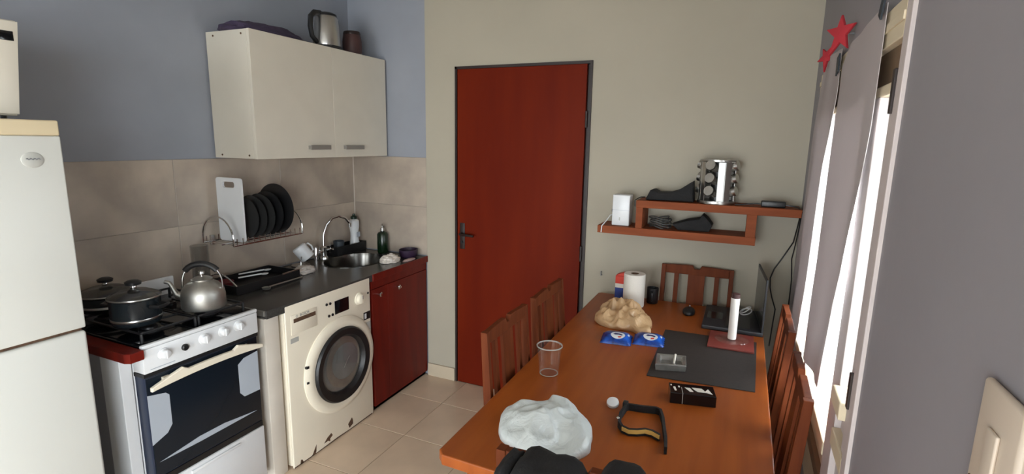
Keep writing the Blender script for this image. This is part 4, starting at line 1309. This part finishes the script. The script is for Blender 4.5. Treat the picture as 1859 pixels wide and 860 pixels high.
bx = thing('black_box', 'glossy black carton with white script print, right of the collar', 'box', (-.09, 1.745, Z))
q = [(-.158, 1.662), (-.018, 1.692), (-.033, 1.765), (-.173, 1.735)]
finish(B().prism(q, Z, Z + .038, bev=.002).bm, 'carton', MT['blackgl'], bx, False)


def on_box(u0, v0):
    a, b_, d_ = Vector(q[0]), Vector(q[1]), Vector(q[3])
    p = a + (b_ - a) * u0 + (d_ - a) * v0
    return (p.x, p.y)


for uv in ([(.34, .62), (.46, .60), (.52, .26), (.44, .26)], [(.50, .66), (.72, .66), (.78, .40), (.86, .66), (.93, .18), (.80, .30), (.62, .30), (.56, .44)],
           [(.08, .58), (.13, .62), (.15, .24), (.11, .22)], [(.03, .80), (.06, .82), (.06, .70), (.03, .70)], [(.20, .72), (.235, .72), (.235, .58), (.20, .58)]):
    finish(B().prism([on_box(*p) for p in uv], Z + .038, Z + .0388).bm, 'white_print', MT['paper'], bx, False)
finish(B().prism([on_box(*p) for p in [(.268, -.004), (.278, -.004), (.278, .60), (.268, .60)]], Z + .002, Z + .0386).bm, 'seal_line', MT['badge'], bx, False)

b = B().prism([(-.268, 2.360), (-.262, 1.835), (.100, 1.868), (.112, 2.375)], Z, Z + .0025)
tag(finish(b.bm, 'placemat', MT['placemat'], smooth=False), 'dark brown placemat across the middle of the table', 'placemat')
ZM = Z + .003
at_ = thing('ashtray', 'square grey glass ashtray on the near left corner of the placemat', 'ashtray', (-.194, 1.955, ZM))
qa = [(-.240, 1.895), (-.136, 1.925), (-.146, 2.020), (-.250, 1.995)]
ctr = (sum(p[0] for p in qa) / 4, sum(p[1] for p in qa) / 4)
b = B()
lv = [(1.0, 0), (1.05, .022), (1.0, .026), (.78, .024), (.66, .008), (.0, .007)]
rings = [[b.bm.verts.new((ctr[0] + (p[0] - ctr[0]) * k, ctr[1] + (p[1] - ctr[1]) * k, ZM + h)) for p in qa] for k, h in lv[:-1]]
for i in range(len(rings) - 1):
    for k in range(4):
        b.bm.faces.new((rings[i][k], rings[i][(k + 1) % 4], rings[i + 1][(k + 1) % 4], rings[i + 1][k]))
b.bm.faces.new(rings[0][::-1])
b.bm.faces.new(rings[-1])
finish(b.bm, 'dish', MT['ashglass'], at_, False)
finish(B().tube([(ctr[0] + .01, ctr[1] + .045, ZM + .030), (ctr[0] + .012, ctr[1] - .01, ZM + .014)], .004, 8).bm, 'highlight_bar', MT['paper'], at_)  # white bar stands in for a bright highlight on the glass
bk = thing('red_folder', 'dull red flat folder under the candle, at the window side of the placemat', 'folder', (.01, 2.34, ZM))
finish(B().box(-.080, .100, 2.225, 2.425, ZM, ZM + .008, .002).bm, 'cover', MT['redmat'], bk, False)
ZK = ZM + .0085
cn = thing('candle', 'tall white candle with a dark top in a clear flat holder', 'candle', (.012, 2.335, ZK))
finish(B().lathe([(.055, 0), (.060, .004), (.058, .008), (.020, .007), (.016, .010), (.0155, .014)], (.012, 2.325, ZK), 32, sx=1.15).bm, 'holder', MT['cup'], cn)
finish(B().lathe([(.0170, .009), (.0175, .15), (.0180, .190)], (.012, 2.325, ZK), 24).bm, 'wax_stick', MT['wax'], cn)
finish(B().lathe([(.0175, .190), (.0175, .208), (.010, .211), (.001, .211)], (.012, 2.325, ZK), 20).bm, 'dark_top', MT['mate'], cn)

lp = thing('laptop', 'open dark laptop at the far window corner of the table', 'laptop', (.02, 2.62, Z))
finish(B().box(-.120, .138, 2.455, 2.795, Z, Z + .020, .004, 2).bm, 'base', MT['laptop'], lp)
finish(B().box(-.02, .085, 2.48, 2.77, Z + .020, Z + .0215, .0005).bm, 'keyboard', MT['black'], lp, False)
finish(B().box(-.105, -.035, 2.57, 2.68, Z + .020, Z + .0208).bm, 'touchpad', MT['screen'], lp, False)
b = B().prism([(.104, 2.795), (.130, 2.455), (.137, 2.455), (.111, 2.795)], Z + .0205, Z + .262, bev=.001)
sc_ = finish(b.bm, 'screen_lid', MT['laptop'], lp, False)
finish(B().prism([(.1042, 2.783), (.1284, 2.467), (.1294, 2.467), (.1052, 2.783)], Z + .036, Z + .252).bm, 'screen', MT['screen'], sc_, False)
b = B().tube([(.065 + .026 * cos(a), 2.70 + .034 * sin(a), Z + .024 + .020 * (1 + sin(a + 1)) * .5 + .003) for a in [2 * pi * k / 24 for k in range(24)]], .0028, 6, True)
b.tube([(.065 + .020 * cos(a), 2.71 + .028 * sin(a), Z + .026 + .034 * (1 + cos(a)) * .5) for a in [2 * pi * k / 24 for k in range(24)]], .0028, 6, True)
tag(finish(b.bm, 'cable_coil', MT['white']), 'small looped white cable lying on the laptop', 'cable')
ms = thing('computer_mouse', 'small black computer mouse left of the laptop', 'mouse', (-.195, 2.665, Z))
b = B().blob((-.195, 2.66, Z), .030, .052, .024, .0, 1, 1, sub=3, flat=.35)
finish(b.bm, 'shell', MT['black'], ms)
finish(B().lathe([(.005, -.003), (.005, .003)], (-.195, 2.69, Z + .030), 12, 0).bm, 'wheel', MT['grey'], ms)

pr = thing('paper_towel_roll', 'white paper towel roll standing at the far left corner of the table', 'paper towel', (-.475, 2.66, Z))
prx, pry = -.475, 2.665
finish(B().lathe([(.020, 0), (.054, 0), (.055, .004), (.055, .169), (.053, .172), (.021, .172)], (prx, pry, Z), 40, cap=False).bm, 'paper', MT['paper'], pr)
finish(B().lathe([(.0205, .004), (.0205, .172), (.018, .172), (.018, .004)], (prx, pry, Z), 24, cap=False).bm, 'core', MT['card'], pr)
cb_ = thing('carton', 'red, white and blue carton behind the paper towel roll', 'box', (-.545, 2.75, Z))
for z0, z1, m in ((0, .065, 'navy'), (.065, .088, 'paper'), (.088, .130, 'red')):
    finish(B().box(-.590, -.520, 2.735, 2.785, Z + z0, Z + z1 - .0002).bm, 'carton_band', MT[m], cb_, False)
finish(B().prism([(-.590, Z + .130), (-.520, Z + .130), (-.520, Z + .146), (-.555, Z + .146), (-.578, Z + .138)], 2.74, 2.78, axis=1).bm, 'carton_flap', MT['red'], cb_, False)
bm_ = thing('mug', 'black mug beside the paper towel roll', 'mug', (-.372, 2.745, Z))
finish(B().lathe([(.027, 0), (.030, .006), (.031, .084), (.028, .084), (.027, .008), (.001, .007)], (-.392, 2.755, Z), 28).bm, 'mug_body', MT['black'], bm_)
finish(B().tube([(-.392, 2.725, Z + .068), (-.388, 2.706, Z + .064), (-.387, 2.700, Z + .045), (-.388, 2.706, Z + .024), (-.392, 2.725, Z + .018)], .0045, 8).bm, 'mug_handle', MT['black'], bm_)
b = B().mound([(-.590, 2.330), (-.585, 2.42), (-.600, 2.500), (-.575, 2.570), (-.515, 2.590), (-.440, 2.530), (-.375, 2.450), (-.335, 2.330), (-.320, 2.245), (-.350, 2.235),
               (-.410, 2.270), (-.470, 2.262), (-.540, 2.280)], (-.475, 2.415), .050, Z, .85, 13, 31,
              peaks=((-.52, 2.47, .022, .06), (-.43, 2.42, .022, .06), (-.37, 2.31, .014, .05)))
tag(finish(b.bm, 'bread_bag', MT['bagb'], ang=180), 'crumpled beige plastic bag in front of the paper towel roll', 'bag')


def snack(x, y, rz, label):
    t = thing('snack_pack', label, 'snack pack', (x, y, Z), 'blue snack packs', local=True)
    t.rotation_euler = (0, 0, rz)
    L_, W_ = .062, .060
    b = B()
    nu, nv = 14, 10
    top_, bot_ = [], []
    for i in range(nu + 1):
        u = -1 + 2 * i / nu
        rt_, rb_ = [], []
        for j in range(nv + 1):
            v = -1 + 2 * j / nv
            h = .017 * (1 - abs(u) ** 6) * (1 - v * v) ** .6 + .001
            zig = .003 * ((i == 0) or (i == nu)) * (1 if j % 2 else -1)
            rt_.append(b.bm.verts.new((u * L_ + zig, v * W_, .0015 + 2 * h * .85)))
            rb_.append(b.bm.verts.new((u * L_ + zig, v * W_, .0)))
        top_.append(rt_)
        bot_.append(rb_)
    for i in range(nu):
        for j in range(nv):
            b.bm.faces.new((top_[i][j], top_[i + 1][j], top_[i + 1][j + 1], top_[i][j + 1]))
            b.bm.faces.new((bot_[i][j], bot_[i][j + 1], bot_[i + 1][j + 1], bot_[i + 1][j]))
    for i in range(nu):
        for j in (0, nv):
            b.bm.faces.new((top_[i][j], top_[i + 1][j], bot_[i + 1][j], bot_[i][j]))
    for j in range(nv):
        for i in (0, nu):
            b.bm.faces.new((top_[i][j], top_[i][j + 1], bot_[i][j + 1], bot_[i][j]))
    w_ = finish(b.bm, 'wrapper', MT['blue'], t, ang=60)

    def zc(x_, y_):
        u, v = x_ / L_, y_ / W_
        return .0015 + 2 * (.017 * (1 - abs(u) ** 6) * max(0, 1 - v * v) ** .6 + .001) * .85

    def decal(pts, m, nm, up_):
        q = B()
        c = (sum(p[0] for p in pts) / len(pts), sum(p[1] for p in pts) / len(pts))
        cv = q.bm.verts.new((c[0], c[1], zc(*c) + up_))
        mid = [q.bm.verts.new(((p[0] + c[0]) / 2, (p[1] + c[1]) / 2, zc((p[0] + c[0]) / 2, (p[1] + c[1]) / 2) + up_)) for p in pts]
        ot = [q.bm.verts.new((p[0], p[1], zc(*p) + up_)) for p in pts]
        n_ = len(pts)
        for i in range(n_):
            q.bm.faces.new((cv, mid[i], mid[(i + 1) % n_]))
            q.bm.faces.new((mid[i], ot[i], ot[(i + 1) % n_], mid[(i + 1) % n_]))
        finish(q.bm, nm, MT[m], w_)
    decal([(-.056, -.05), (-.056, .05), (.056, .05), (.056, .020), (.0, .028), (-.03, .010), (-.045, -.045)], 'bluedk', 'dark_print', .0007)
    decal([(.006 + .030 * cos(2 * pi * k / 24), -.022 + .024 * sin(2 * pi * k / 24)) for k in range(24)], 'white', 'oval_print', .0014)
    decal([(-.014, -.020), (-.006, -.010), (.012, -.012), (.026, -.018), (.024, -.026), (.008, -.021), (-.006, -.024)], 'bluedk', 'oval_lettering', .0022)
    decal([(.044, -.01), (.048, .012), (.054, .008), (.052, -.012)], 'white', 'white_print', .0014)
    decal([(.006, -.034), (.022, -.030), (.02, -.038), (.01, -.040)], 'red', 'red_print', .0022)
    return t


snack(-.442, 2.140, .12, 'blue snack pack with a white oval, left of the pair')
snack(-.312, 2.185, .10, 'blue snack pack with a white oval, right of the pair, next to the placemat')

for o in bpy.data.objects:
    if '_o' in o:
        del o['_o']
